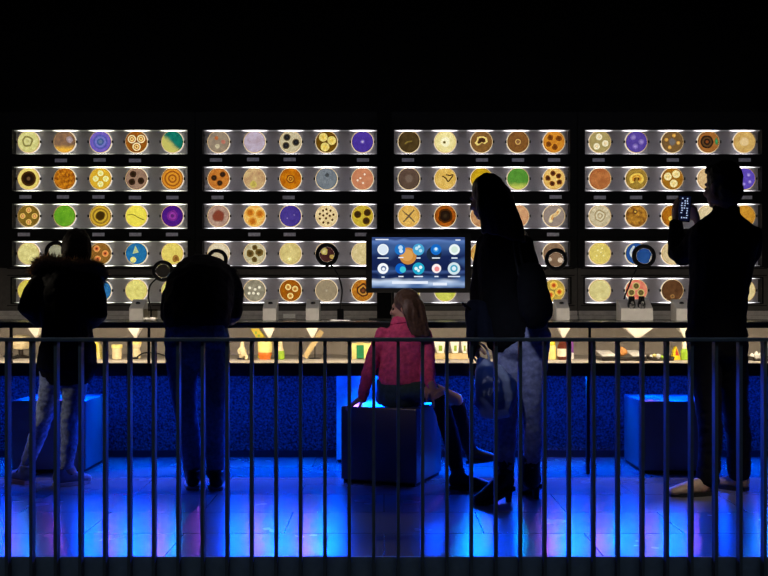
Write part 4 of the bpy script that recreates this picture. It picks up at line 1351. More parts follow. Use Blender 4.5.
def shoe(name, heel, toe, parent, m, sole_m, w=.045, h=.085, top=.105, heelh=0.0, label=None):
    """heel and toe are floor points; the upper rises to the ankle over the heel"""
    heel, toe = Vector(heel), Vector(toe)
    d = (toe - heel)
    L_ = d.length
    d.normalize()
    s = Vector((-d.y, d.x, 0)).normalized()
    up = Vector((0, 0, 1))
    bm = B()
    limb(bm, [(heel + up * (.045 + heelh) + d * .015, w * .75, .040), (heel + up * (.05 + heelh) + d * L_ * .25, w * .85, .048), (heel + up * (.042 + heelh * .6) + d * L_ * .5, w * .95, .038),
              (heel + up * (.034 + heelh * .15) + d * L_ * .75, w, .030), (heel + up * .026 + d * L_ * .96, w * .72, .021)], side=s)
    limb(bm, [(heel + up * (.03 + heelh) + d * L_ * .2, w * .8, w * .95), (heel + up * (.07 + heelh) + d * L_ * .19, w * .82, w), (heel + up * (top + heelh) + d * L_ * .18, w * .86, w * 1.0)], side=s, rnd=False)
    me = remesh(bm, .008, 3)
    o = obj(name, me, m, parent, smooth=True)
    bm = B()
    n = 10
    out = []
    for i in range(n + 1):
        t = i / n
        ww = w * (.72 + .34 * sin(pi * min(1, t * 1.15)) ** .8) * (1 if t < .8 else 1 - (t - .8) * 2.6)
        out.append((t, ww))
    a = [heel + d * L_ * t + s * ww for t, ww in out] + [heel + d * L_ * t - s * ww for t, ww in out[::-1]]

    def rise(p):
        t = max(0, min(1, (p - heel).dot(d) / L_))
        return heelh * max(0, 1 - t / .62) ** .8 if heelh else 0
    lo = [bm.verts.new(p + up * (.001 + rise(p))) for p in a]
    hi = [bm.verts.new(p + up * (.021 + rise(p))) for p in a]
    bm.faces.new(lo)
    bm.faces.new(hi[::-1])
    for i in range(len(a)):
        bm.faces.new((lo[i], lo[(i + 1) % len(a)], hi[(i + 1) % len(a)], hi[i]))
    obj('sole', bm, sole_m, o)
    if heelh:
        bm = B()
        limb(bm, [(heel + up * (heelh + .02) + d * .03, w * .62, w * .68), (heel + up * .002 + d * .022, w * .36, w * .38)], side=s, rnd=False)
        obj('heel', bm, m, o)
    return o


def cloth(name, c, bump=.35, scale=45, rough=.9, spec=.15, var=.2):
    return mat(name, c, rough, var=var, scale=scale, bump=bump, bscale=scale, spec=spec)


def fur_mat():
    m, nt, out = newmat('brown_fur')
    d = nt.nodes.new('ShaderNodeBsdfDiffuse')
    t = nt.nodes.new('ShaderNodeBsdfTranslucent')
    tc = nt.nodes.new('ShaderNodeTexCoord')
    n = nt.nodes.new('ShaderNodeTexNoise')
    setin(n, Scale=70.0)
    nt.links.new(tc.outputs['Object'], n.inputs['Vector'])
    r = nt.nodes.new('ShaderNodeValToRGB')
    r.color_ramp.elements[0].color = (.10, .06, .03, 1)
    r.color_ramp.elements[1].color = (.62, .42, .24, 1)
    nt.links.new(n.outputs['Fac'], r.inputs['Fac'])
    mx = nt.nodes.new('ShaderNodeMixShader')
    mx.inputs[0].default_value = .6
    for b in (d, t):
        nt.links.new(r.outputs[0], b.inputs['Color'])
    nt.links.new(d.outputs[0], mx.inputs[1])
    nt.links.new(t.outputs[0], mx.inputs[2])
    nt.links.new(mx.outputs[0], out.inputs['Surface'])
    return m


CL = dict(coat=cloth('black_coat_cloth', (.0045, .0045, .005)), jeans_light=cloth('faded_denim', (.27, .30, .38), var=.5), jeans_dark=cloth('dark_denim', (.11, .19, .28), var=.3),
          jumper=cloth('near_black_jumper', (.010, .009, .014)), pink=cloth('pink_jacket_cloth', (.62, .08, .20), var=.25), skirt=cloth('dark_green_cloth', (.035, .07, .075)),
          trouser=cloth('black_trouser_cloth', (.006, .006, .008)), sweater=cloth('black_sweater_cloth', (.0045, .0045, .005)), legging=cloth('black_leggings', (.010, .010, .014)),
          fur=fur_mat(), brownhair=mat('dark_brown_hair', (.024, .014, .009), .7, var=.4, scale=60, spec=.1),
          blackhair=mat('short_black_hair', (.016, .011, .008), .55, var=.4, scale=60), auburn=mat('brown_auburn_hair', (.09, .045, .028), .45, var=.4, scale=60, spec=.5),
          fair=mat('mid_brown_hair', (.075, .045, .028), .5, var=.4, scale=60, spec=.4), leather=mat('black_leather', (.006, .006, .007), .42, bump=.2, bscale=90), bagcloth=cloth('black_bag_cloth', (.005, .005, .006)),
          tan=mat('tan_shoe_leather', (.42, .30, .21), .5, bump=.2), sneaker=mat('grey_sneaker_mesh', (.22, .23, .27), .7, bump=.3, bscale=150), solewhite=mat('white_rubber_sole', (.6, .58, .56), .6),
          soleblack=mat('black_sole', (.01, .01, .01), .7), solepink=mat('pink_rubber_sole', (.6, .36, .32), .6), jeans_pale=cloth('pale_blue_denim', (.30, .32, .46), var=.3), strap=mat('black_strap', (.008, .008, .009), .5))


def finish(t, body_bm, hands, head_c, R, s, voxel=.0065):
    me = remesh(body_bm, voxel, 3)
    ms = [(me, 0)] + [(h, 0) for h in hands] + [(eyes(head_c, R, s), 1)]
    return obj('body', join_meshes(*ms), [M['skin'], M['eye']], t, smooth=True)


# ---- A: the visitor with the fur collar
Y = 5.68
t = thing('person', 'long-haired person in a black fur-collared coat and faded jeans, leaning towards the bench', 'person', (P(50, 484, 5.7).x, 5.7, 0))
torso = px([(68, 372, 5.66, 27, .125), (68, 350, 5.65, 27, .135), (67, 325, 5.66, 25, .13), (67.5, 300, 5.70, 27, .135), (68, 282, 5.74, 27, .125), (70, 269, 5.78, 22, .10), (73, 262, 5.80, 11, .07)])
armL = px([(44, 276, 5.75, 9, .055), (33, 293, 5.68, 10, .058), (27, 308, 5.63, 9.5, .056), (37, 319.5, 5.74, 7.5, .046), (50, 318, 5.88, 6.5, .036), (56, 315, 5.98, 5.5, .03)])
armR = px([(92, 277, 5.75, 9, .055), (97, 296, 5.68, 9.5, .056), (99, 314, 5.62, 9, .054), (94, 321, 5.74, 7.5, .046), (82, 318, 5.88, 6.5, .036), (78, 315, 5.98, 5.5, .03)])
legL = px([(54, 366, 5.68, 13, .085), (49, 395, 5.67, 10.5, .07), (43.5, 418, 5.66, 8.6, .058), (36, 440, 5.70, 8.6, .056), (27, 464, 5.75, 6.4, .044)])
legR = px([(77, 366, 5.66, 14, .085), (74, 395, 5.64, 11, .07), (70, 418, 5.62, 9, .058), (69.5, 440, 5.64, 8.4, .056), (67, 466, 5.66, 6.4, .044)])
hc = P(77, 251, 5.83)
R = basis(radians(-4), radians(-22))
bm = B()
q = head(bm, hc, R, .93)
limb(bm, [(q(0, -.02, -.06), .052, .056), (P(72, 272, 5.79), .058, .06)], n=14)
for a in (torso, armL, armR, legL, legR):
    seg(bm, a, .82)
limb(bm, [(P(27, 464, 5.75), .035, .038), (P(21, 477, 5.80), .036, .04)])
limb(bm, [(P(67, 466, 5.66), .035, .038), (P(73, 478, 5.70), .036, .04)])
wl, wr = P(57, 314, 6.0), P(77, 314, 6.0)
hands = [hand(wl, (.25, 1, .0), (0, 0, -1), 1, .1), hand(wr, (-.2, 1, .0), (0, 0, -1), -1, .1)]
finish(t, bm, hands, hc, R, .93)
bm = B()
seg(bm, torso, 1.0, 0)
limb(bm, px([(67.5, 345, 5.65, 28, .14), (67.5, 368, 5.66, 30, .145)]), rnd=False)
seg(bm, armL)
seg(bm, armR)
obj('coat', crease(remesh(bm, .010, 4), .007, 14, (1, 1, .6)), CL['coat'], t, smooth=True)
bm = B()
seg(bm, legL)
seg(bm, legR)
limb(bm, px([(67, 355, 5.66, 22, .11), (66, 375, 5.67, 24, .115)]))
obj('jeans', crease(remesh(bm, .009, 3), .006, 22, (1, 1, 1.6)), CL['jeans_light'], t, smooth=True)
for heel, toe, sm in (((vp(31, 5.72), 5.70, 0), (vp(10, 5.82), 5.84, 0), 'solepink'), ((vp(57, 5.66), 5.62, 0), (vp(88.5, 5.74), 5.76, 0), 'solewhite')):
    so = shoe('shoe', heel, toe, t, CL['sneaker'], CL[sm], .044)
    h_, e_ = Vector(heel), Vector(toe)
    d_ = (e_ - h_)
    s_ = Vector((-d_.y, d_.x, 0)).normalized()
    bm = B()
    limb(bm, [(h_ + d_ * .80 + Vector((0, 0, .026)), .036, .024), (h_ + d_ * .97 + Vector((0, 0, .024)), .030, .020)], side=s_)
    obj('toe_cap', bm, CL['solewhite'], so, smooth=True)
    bm = B()
    for k in range(3):
        c_ = h_ + d_ * (.40 + .12 * k) + Vector((0, 0, .082 - .012 * k))
        tube(bm, [c_ - s_ * .036 - Vector((0, 0, .020)), c_ - s_ * .015, c_ + s_ * .015, c_ + s_ * .036 - Vector((0, 0, .020))], .006)
    obj('laces', bm, CL['strap'], so, smooth=True)
bm = B()
hairmass(bm, q, R, .93, 1.03)
limb(bm, [(P(77, 243, 5.79), .080, .07), (P(77, 255, 5.76), .082, .06), (P(76, 264, 5.75), .078, .05), (P(74, 272, 5.755), .06, .04)])
obj('hair', crease(remesh(bm, .007, 3), .006, 28, (1, 1, .25)), CL['brownhair'], t, smooth=True)
# fur collar: a roll covered in tufts
path = smooth_path([P(36, 272, 5.74), P(39, 263, 5.72), P(50, 260, 5.70), P(66, 264, 5.68), P(82, 265, 5.68), P(95, 266, 5.70), P(101, 273, 5.74), P(100, 282, 5.78)], 8)
bm = B()
limb(bm, [(p, .024, .03) for p in path], side=(0, 0, 1))
rnd = random.Random(3)
for i in range(2200):
    k = rnd.random() * (len(path) - 1)
    p = path[int(k)].lerp(path[min(int(k) + 1, len(path) - 1)], k - int(k))
    d = Vector((rnd.gauss(0, 1), rnd.gauss(-.3, 1), rnd.gauss(.15, 1))).normalized()
    b0 = p + d * .017
    tip = p + d * (.040 + rnd.random() * .022) + Vector((rnd.gauss(0, .008), 0, rnd.gauss(-.004, .008)))
    o1 = d.orthogonal().normalized() * .0035
    o2 = d.cross(o1).normalized() * .0035
    v = [bm.verts.new(b0 + o1), bm.verts.new(b0 - o1 * .5 + o2), bm.verts.new(b0 - o1 * .5 - o2), bm.verts.new(tip)]
    bm.faces.new((v[0], v[1], v[3]))
    bm.faces.new((v[1], v[2], v[3]))
    bm.faces.new((v[2], v[0], v[3]))
obj('fur_collar', bm, CL['fur'], t)

# ---- B: the man bending over the bench
t = thing('person', 'person bending deep over the bench with back turned, dark jumper and blue jeans', 'person', (vp(203, 5.58), 5.58, 0))
torso = px([(197, 322, 5.58, 33, .14), (197, 315, 5.60, 34.5, .15), (198, 305, 5.66, 35, .155), (200, 285, 5.78, 34, .15), (204, 273, 5.90, 30, .125), (209, 269, 5.98, 20, .085)])
armL = px([(181, 279, 5.86, 11, .065), (172, 298, 5.80, 10, .06), (169, 317, 5.78, 9, .055), (173, 319, 5.88, 7.5, .043), (178, 315, 6.0, 6, .033)])
armR = px([(228, 277, 5.88, 12, .068), (234, 294, 5.82, 10.5, .062), (233.5, 314, 5.76, 9, .056), (230, 319, 5.88, 7.5, .043), (222, 315, 6.0, 6, .033)])
legL = px([(182, 340, 5.58, 18, .10), (182, 372, 5.56, 15, .088), (185, 408, 5.54, 12, .070), (190, 440, 5.58, 10.5, .062), (194, 474, 5.62, 10, .056)])
legR = px([(212, 340, 5.58, 18, .10), (214, 372, 5.56, 14, .085), (215, 408, 5.53, 10.8, .066), (215.5, 440, 5.57, 9.6, .060), (215.5, 474, 5.60, 9.6, .056)])
hc = P(211, 281, 6.16)
R = basis(radians(3), radians(-62))
bm = B()
q = head(bm, hc, R, .98)
limb(bm, [(q(0, -.02, -.05), .056, .06), (P(208, 274, 5.95), .062, .07)])
for a in (torso, armL, armR, legL, legR):
    seg(bm, a, .82)
limb(bm, [(P(194, 474, 5.62), .04, .04), (P(194, 483, 5.68), .036, .04)])
limb(bm, [(P(215.5, 474, 5.60), .04, .04), (P(216, 483, 5.66), .036, .04)])
hands = [hand(P(180, 314.5, 6.04), (.3, 1, .0), (0, 0, -1), 1, .1), hand(P(219, 314.5, 6.04), (-.3, 1, .0), (0, 0, -1), -1, .1)]
finish(t, bm, hands, hc, R, .98)
bm = B()
seg(bm, torso)
seg(bm, armL)
seg(bm, armR)
obj('jumper', crease(remesh(bm, .010, 4), .007, 12), CL['jumper'], t, smooth=True)
bm = B()
seg(bm, legL)
seg(bm, legR)
limb(bm, px([(197, 332, 5.58, 32, .135), (197, 352, 5.58, 31.5, .13)]))
obj('jeans', crease(remesh(bm, .009, 3), .006, 18, (1, 1, 1.6)), CL['jeans_dark'], t, smooth=True)
shoe('shoe', (vp(193, 5.54), 5.53, 0), (vp(194, 5.8), 5.80, 0), t, CL['leather'], CL['solewhite'], .048)
shoe('shoe', (vp(216.5, 5.52), 5.51, 0), (vp(218, 5.78), 5.78, 0), t, CL['leather'], CL['solewhite'], .05)
bm = B()
hairmass(bm, q, R, .98, 1.0)
obj('hair', remesh(bm, .008, 3), CL['blackhair'], t, smooth=True)

# ---- C: the girl on the cube
t = thing('person', 'girl in a pink jacket with long brown hair sitting on a cube stool, looking left', 'person', (vp(404, 5.8), 5.8, .45))
torso = px([(402, 388, 5.78, 24, .10), (404, 378, 5.78, 26, .115), (404, 360, 5.78, 24, .105), (404, 342, 5.78, 24, .10), (404, 330, 5.78, 20, .085), (404, 323, 5.78, 11, .055)])
armL = px([(384, 333, 5.78, 7.5, .045), (375, 351, 5.76, 7.2, .043), (369, 370, 5.74, 7, .041), (365, 388, 5.74, 6, .035), (362.5, 399, 5.74, 5, .028)])
armR = px([(424, 333, 5.78, 7.5, .045), (428, 351, 5.76, 7.2, .043), (428.5, 370, 5.71, 7, .041), (429, 380, 5.64, 6, .036), (432, 386, 5.58, 5, .028)])
legA = px([(412, 392, 5.74, 15, .058), (424, 391, 5.66, 13, .056), (438, 395, 5.58, 9.5, .054), (446, 420, 5.58, 8.6, .050), (453, 445, 5.585, 8.2, .050), (457, 470, 5.57, 6.6, .040)])
legB = px([(412, 392, 5.86, 15, .058), (434, 392, 5.88, 11, .056), (456, 400, 5.90, 8.5, .052), (462, 422, 5.93, 7.8, .048), (467, 440, 5.96, 7.2, .046), (471, 452, 5.97, 6, .038)])
hc = P(405, 308, 5.79)
R = basis(radians(72), radians(-6))
bm = B()
q = head(bm, hc, R, .80)
limb(bm, [(q(0, -.015, -.05), .040, .042), (P(404, 326, 5.78), .042, .045)])
for a in (torso, armL, armR):
    seg(bm, a, .82)
for a in (legA, legB):
    seg(bm, a, .9)
limb(bm, [(P(457, 470, 5.57), .03, .03), (P(466, 481, 5.57), .026, .03)])
limb(bm, [(P(471, 452, 5.97), .03, .03), (P(479, 458, 5.97), .026, .03)])
hl = P(362, 397.3, 5.76)
hands = [hand(hl, (-.25, -.12, -.16), (0, 0, -1), 1, .12, .78), hand(P(432.5, 387, 5.565), (.25, -.1, -.6), (-.3, .8, -.2), -1, .35, .8)]
finish(t, bm, hands, hc, R, .80, .006)
bm = B()
seg(bm, torso[1:])
limb(bm, px([(404, 384, 5.78, 27, .118), (404, 366, 5.78, 25.5, .11)]), rnd=False)
seg(bm, armL)
seg(bm, armR)
jk = obj('jacket', crease(remesh(bm, .009, 4), .007, 20), CL['pink'], t, smooth=True)
bm = B()
limb(bm, px([(404, 318.5, 5.80, 12, .062), (404, 327, 5.78, 15, .075)]), rnd=False)
obj('collar', remesh(bm, .008, 2), CL['pink'], jk, smooth=True)
bm = B()
limb(bm, px([(401, 402.7, 5.80, 25, .12), (401, 393, 5.79, 25, .125), (402, 381, 5.78, 25, .115)]), rnd=False)
limb(bm, px([(404, 392, 5.74, 16, .062), (424, 391.5, 5.66, 14, .060)]))
limb(bm, px([(404, 392, 5.86, 16, .062), (434, 392, 5.88, 12, .058)]))
obj('skirt', crease(remesh(bm, .009, 4), .005, 18), CL['skirt'], t, smooth=True)
for a in (legA, legB):
    bm = B()
    seg(bm, [a[2]] + a[3:] if False else a[3:], 1.04)
    limb(bm, [(a[2][0].lerp(a[3][0], .18), a[3][1] * 1.02, a[3][2] * 1.02), a[3], a[4]])
    obj('legging', crease(remesh(bm, .008, 3), .004, 25), CL['legging'], t, smooth=True)
shoe('boot', (vp(450.5, 5.55), 5.565, 0), (vp(491, 5.55), 5.50, 0), t, CL['leather'], CL['soleblack'], .040, top=.12)
z = P(0, 464, 5.96).z
shoe('boot', (vp(466.5, 5.97), 5.97, z), (vp(493.5, 5.97), 5.94, z + .02), t, CL['leather'], CL['soleblack'], .036, top=.10)
bm = B()
hairmass(bm, q, R, .80, 1.06)
g0 = [P(402, 293, 5.78), P(410, 300, 5.70), P(413, 312, 5.68), P(414, 325, 5.67), P(417, 337, 5.665)]
g1 = [P(408, 293, 5.79), P(420, 302, 5.74), P(424, 314, 5.71), P(427, 325, 5.69), P(430, 337, 5.68)]
g2 = [P(398, 294, 5.77), P(402, 303, 5.70), P(406, 315, 5.67), P(409, 326, 5.665), P(411, 333, 5.665)]
strands(bm, [g2, g0, g1], .013, 34, .006, 2)
obj('hair', crease(remesh(bm, .006, 2), .003, 40, (1, 1, .2)), CL['fair'], t, smooth=True)

# ---- D: the standing woman
t = thing('person', 'tall standing person with long auburn hair, black coat, pale jeans and heeled ankle boots', 'person', (vp(512, 5.25), 5.25, 0))
torso = px([(514, 335, 5.26, 29, .135), (510, 318, 5.26, 29, .135), (506, 292, 5.26, 27, .125), (505, 265, 5.27, 28, .128), (504, 246, 5.28, 26, .118), (503, 233, 5.29, 21, .095), (499, 224, 5.30, 11, .06)])
armL = px([(484, 242, 5.33, 8.5, .05), (480, 266, 5.36, 8.5, .05), (478, 292, 5.38, 8, .046), (477, 318, 5.34, 7, .04), (476.5, 340, 5.28, 5, .03)])
armR = px([(525, 243, 5.24, 9, .053), (531, 268, 5.19, 8.5, .052), (531, 294, 5.18, 8, .046), (532, 310, 5.18, 6, .036)])
legL = px([(512, 336, 5.29, 20, .11), (508, 375, 5.27, 16, .092), (505, 415, 5.25, 12.5, .070), (506, 440, 5.25, 11, .062), (505, 470, 5.25, 9, .046)])
legR = px([(530, 336, 5.24, 21, .115), (532, 372, 5.23, 15, .092), (532, 408, 5.22, 10.5, .066), (533.5, 440, 5.24, 9.8, .058), (531, 468, 5.26, 8.4, .046)])
hc = P(486.5, 198.5, 5.30)
R = basis(radians(50), radians(-12))
bm = B()
q = head(bm, hc, R, .95)
limb(bm, [(q(0, -.02, -.06), .048, .052), (P(499, 228, 5.30), .052, .058)])
for a in (torso, armL, armR, legL, legR):
    seg(bm, a, .82)
limb(bm, [(P(505, 470, 5.25), .034, .036), (P(499, 484, 5.22), .03, .036)])
limb(bm, [(P(531, 468, 5.26), .034, .036), (P(528, 482, 5.28), .03, .036)])
hands = [hand(P(476.5, 341, 5.28), (.04, -.08, -1), (1, 0, 0), 1, .75, .95), hand(P(532, 312, 5.17), (0, .1, -1), (-1, 0, 0), -1, .5, .9)]
finish(t, bm, hands, hc, R, .95)
bm = B()
seg(bm, torso)
seg(bm, armL)
seg(bm, armR)
obj('coat', crease(remesh(bm, .010, 4), .008, 13, (1, 1, .6)), CL['coat'], t, smooth=True)
bm = B()
seg(bm, legL)
seg(bm, legR)
limb(bm, px([(519, 325, 5.26, 28, .125), (522, 345, 5.26, 29, .13)]))
obj('jeans', crease(remesh(bm, .009, 3), .006, 18, (1, 1, 1.6)), CL['jeans_pale'], t, smooth=True)
for ank, heel, toe in (((505, 458, 5.25), (512.5, 5.21), (474, 5.12)), ((531, 458, 5.26), (537.5, 5.25), (522, 5.5))):
    s_ = shoe('boot', (vp(heel[0], heel[1]), heel[1], 0), (vp(toe[0], toe[1]), toe[1], 0), t, CL['leather'], CL['soleblack'], .040, top=.10, heelh=.062)
    bm = B()
    limb(bm, [(P(*ank), .050, .050), (P(ank[0], ank[1] + 24, ank[2]), .048, .050)])
    obj('boot_shaft', bm, CL['leather'], s_, smooth=True)
bm = B()
hairmass(bm, q, R, .95, 1.02)
paths = [[P(480, 181, 5.27), P(480, 192, 5.20), P(480, 206, 5.19), P(482, 220, 5.19), P(482, 232, 5.20)],
         [P(484, 179, 5.27), P(487, 194, 5.18), P(491, 210, 5.16), P(497, 224, 5.155), P(500, 236, 5.15)],
         [P(492, 178, 5.28), P(501, 192, 5.20), P(507, 208, 5.165), P(511, 226, 5.155), P(516, 240, 5.15)],
         [P(498, 180, 5.30), P(508, 194, 5.25), P(514.5, 209, 5.20), P(521, 226, 5.17), P(524, 242, 5.16)]]
strands(bm, paths, .017, 60, .008, 5)
obj('hair', crease(remesh(bm, .007, 2), .004, 36, (1, 1, .2)), CL['auburn'], t, smooth=True)

# what she carries
t = thing('shoulder_bag', 'big black shoulder bag at the right hip of the standing woman', 'bag', P(534, 322, 5.02))
bm = B()
limb(bm, [(P(531, 268, 5.06), .060, .04), (P(532, 285, 5.02), .080, .055), (P(535, 303, 4.99), .088, .06), (P(536, 317, 4.98), .080, .056), (P(536, 323, 4.98), .056, .045)])
obj('pouch', crease(remesh(bm, .010, 4), .008, 14), CL['bagcloth'], t, smooth=True)
bm = B()
for dx in (0, 6):
    tube(bm, smooth_path([P(519 + dx, 276, 5.03), P(514 + dx, 250, 5.13), P(514 + dx, 236, 5.17), P(516 + dx, 231, 5.26), P(521 + dx, 236, 5.37), P(531 + dx, 262, 5.36), P(541, 285, 5.12)]), .007)
obj('strap', bm, CL['strap'], t, smooth=True)
t = thing('shopping_bag', 'blue and white plastic shopping bag hanging from the left hand of the standing woman', 'bag', P(496, 412, 5.08))


def bag_mat():
    m, nt, out = newmat('blue_white_plastic_film')
    L = nt.links.new
    b = nt.nodes.new('ShaderNodeBsdfPrincipled')
    setin(b, Roughness=.35)
    tc = nt.nodes.new('ShaderNodeTexCoord')
    n = nt.nodes.new('ShaderNodeTexNoise')
    setin(n, Scale=5.5, Detail=1.0, Distortion=.6)
    L(tc.outputs['Object'], n.inputs['Vector'])
    r = nt.nodes.new('ShaderNodeValToRGB')
    r.color_ramp.interpolation = 'EASE'
    r.color_ramp.elements[0].position = .46
    r.color_ramp.elements[1].position = .54
    r.color_ramp.elements[0].color = (.03, .07, .28, 1)
    r.color_ramp.elements[1].color = (.50, .58, .78, 1)
    L(n.outputs['Fac'], r.inputs['Fac'])
    L(r.outputs[0], b.inputs['Base Color'])
    L(b.outputs[0], out.inputs['Surface'])
    return m


bm = B()
limb(bm, [(P(480, 360, 5.17), .02, .02), (P(488, 370, 5.12), .075, .04), (P(495, 385, 5.08), .112, .055), (P(496, 402, 5.07), .115, .06), (P(497, 412, 5.07), .085, .05)])
obj('pouch', crease(remesh(bm, .009, 3), .010, 16), bag_mat(), t, smooth=True)
bm = B()
tube(bm, smooth_path([P(482, 368, 5.19), P(473, 356, 5.22), P(473, 347, 5.23), P(480, 344, 5.23), P(487, 350, 5.22), P(490, 366, 5.19)]), .006)
obj('handle', bm, cloth('pale_plastic_handle', (.45, .5, .6)), t, smooth=True)
t = thing('jacket', 'dark blue jacket hanging over the left forearm of the standing woman', 'jacket', P(474, 358, 5.2))
bm = B()
limb(bm, [(P(474, 306, 5.24), .040, .06), (P(472.5, 318, 5.21), .036, .06), (P(472, 336, 5.20), .03, .055), (P(471.5, 356, 5.21), .020, .045)])
limb(bm, [(P(480, 308, 5.22), .045, .05), (P(484, 322, 5.19), .045, .04), (P(487, 338, 5.18), .04, .03)])
obj('draped_cloth', crease(remesh(bm, .008, 3), .009, 18, (1.5, 1, .4)), cloth('navy_cloth', (.007, .009, .018)), t, smooth=True)
t = thing('phone', 'small black phone sticking out at the left hip of the standing woman', 'phone', P(467, 309, 5.16))
bm = B()
Mr = Matrix.Rotation(radians(38), 3, 'Y')
rbox(bm, P(468, 308, 5.2), (.085, .05, .014), Mr)
obj('phone_body', bm, M['gloss_black'], t, bevel=.004)
bm = B()
rbox(bm, P(468, 308, 5.2) + Mr @ Vector((.02, 0, .0078)), (.018, .018, .003), Mr)
obj('camera_bump', bm, M['gloss_black'], t)

# ---- E: the man with the phone
t = thing('person', 'standing person in black with short dark hair, photographing the dishes with a raised phone', 'person', (vp(718, 5.38), 5.38, 0))
torso = px([(716.5, 335, 5.38, 29, .125), (717, 312, 5.38, 29.5, .13), (719, 285, 5.38, 30, .13), (722, 258, 5.38, 33, .135), (724, 240, 5.38, 35, .125), (725, 227, 5.38, 33, .10), (725, 219, 5.38, 22, .075), (726, 211, 5.385, 11.5, .062)])
armL = px([(699, 234, 5.42, 11.5, .062), (691, 248, 5.46, 11, .06), (682, 257, 5.50, 10.5, .058), (677.5, 252, 5.56, 10, .052), (676.5, 238, 5.60, 9, .045), (676, 223, 5.63, 6.2, .033)])
armR = px([(751, 234, 5.40, 11, .064), (750, 254, 5.44, 10.5, .060), (741, 270, 5.50, 10, .056), (726, 258, 5.62, 9, .05), (710, 238, 5.68, 8, .042), (699, 224, 5.68, 6, .032)])
legL = px([(702, 334, 5.38, 16, .10), (706, 372, 5.37, 15.5, .092), (709, 410, 5.36, 12.5, .074), (710.5, 440, 5.37, 11.5, .066), (708, 481, 5.39, 11, .058)])
legR = px([(731, 334, 5.40, 16, .10), (732, 372, 5.42, 15.5, .092), (735, 405, 5.44, 13, .074), (739, 440, 5.48, 12, .066), (739, 473, 5.52, 11.5, .058)])
hc = P(722, 187, 5.40)
R = basis(radians(30), radians(-3))
bm = B()
q = head(bm, hc, R, 1.0)
limb(bm, [(q(0, -.02, -.06), .058, .06), (P(727, 217, 5.385), .062, .068)])
for a in (torso, armL, armR, legL, legR):
    seg(bm, a, .82)
limb(bm, [(P(708, 481, 5.39), .04, .04), (P(700, 489, 5.38), .034, .04)])
limb(bm, [(P(739, 473, 5.52), .04, .04), (P(735, 481, 5.54), .034, .04)])
hands = [hand(P(675.5, 222, 5.635), (-.02, .05, 1), (1, .1, 0), 1, .28, .95, .05), hand(P(697.5, 222, 5.675), (-.35, .0, .9), (-1, -.3, -.3), -1, .55, .98, .08)]
finish(t, bm, hands, hc, R, 1.0)
bm = B()
seg(bm, torso)
limb(bm, px([(727, 205, 5.385, 12.5, .066), (726, 218, 5.385, 15, .075)]), rnd=False)
seg(bm, armL)
seg(bm, armR)
obj('sweater', crease(remesh(bm, .010, 4), .007, 13), CL['sweater'], t, smooth=True)
bm = B()
seg(bm, legL)
seg(bm, legR)
limb(bm, px([(716.5, 326, 5.385, 28.5, .12), (716.5, 348, 5.385, 29.5, .125)]))
obj('trousers', crease(remesh(bm, .009, 3), .006, 16, (1, 1, 1.6)), CL['trouser'], t, smooth=True)
shoe('shoe', (vp(711, 5.40), 5.40, 0), (vp(668.5, 5.36), 5.34, 0), t, CL['tan'], CL['soleblack'], .046, top=.085)
shoe('shoe', (vp(746, 5.52), 5.50, 0), (vp(716, 5.60), 5.62, 0), t, CL['tan'], CL['soleblack'], .046, top=.085)
bm = B()
hairmass(bm, q, R, 1.0, 1.04)
ell(bm, q(0, .045, .098), [.062, .045, .032], R, 16)
obj('hair', crease(remesh(bm, .006, 2), .005, 45), CL['blackhair'], t, smooth=True)
t = thing('phone', 'phone with a lit dark screen raised in both hands by the standing man', 'phone', P(684, 222, 5.60))
Mr = Matrix.Rotation(radians(4), 3, 'Y')
pc = P(684, 208.5, 5.62)
bm = B()
rbox(bm, pc, (.074, .009, .150), Mr)
obj('phone_body', bm, M['gloss_black'], t, bevel=.003)
bm = B()
rbox(bm, pc + Mr @ Vector((0, -.0052, 0)), (.066, .001, .138), Mr)
ds = obj('display', bm, emat('dim_phone_display', lin((10, 14, 34)), 1.0, 'NONE'), t)
bm = B()
rnd = random.Random(11)
for r_ in range(9):
    for c_ in range(3):
        if rnd.random() < .72:
            w_, h_ = rnd.choice(((.010, .004), (.005, .009), (.008, .006)))
            rbox(bm, pc + Mr @ Vector((-.014 + c_ * .015 + rnd.uniform(-.002, .002), -.006, .056 - r_ * .0135)), (w_, .0006, h_), Mr)
obj('screen_marks', bm, ecol((190, 206, 250), .9), ds)

# ------------------------------------------------------------------ light
def area(name, loc, size, power, col, target=None, sizey=None, spread=180, rot=None):
    l = bpy.data.lights.new(name, 'AREA')
    l.energy = power
    l.color = col
    l.size = size
    if sizey:
        l.shape = 'RECTANGLE'
        l.size_y = sizey
    l.spread = radians(spread)
    o = bpy.data.objects.new(name, l)
    COL.objects.link(o)
    o.location = loc
    if target is not None:
        o.rotation_euler = (Vector(target) - Vector(loc)).to_track_quat('-Z', 'Y').to_euler()
    return o


# blue LED floods under the bench: each a violet and a cyan eye beside a blue one, turned out over the floor
BLUE, VIO, CYA = (.0, .05, 1.0), (.42, .10, 1.0), (.0, .42, 1.0)
YL = 6.33
for k in range(-3, 20):
    x = (12 + 49.0 * k - 384) * YL / F
    if abs(x) > 3.2:
        continue
    area('violet_flood', (x, YL, .586), .045, .13, VIO, (x, YL - 2.2, -.1), spread=54)
    area('cyan_flood', (x + .085, YL, .586), .045, .13, CYA, (x + .085, YL - 2.2, -.1), spread=54)
    area('blue_flood', (x + .18, YL, .586), .10, 9.0, BLUE, (x + .18, YL - .5, 0), spread=145)
    area('blue_wash', (x + .1, 6.42, .588), .10, 2.0, BLUE, (x + .1, 6.45, 0))
    area('cyan_wash', (x + .02, 6.36, .588), .08, 1.3, (.0, .20, 1.0), (x + .02, 6.24, 0), spread=95)
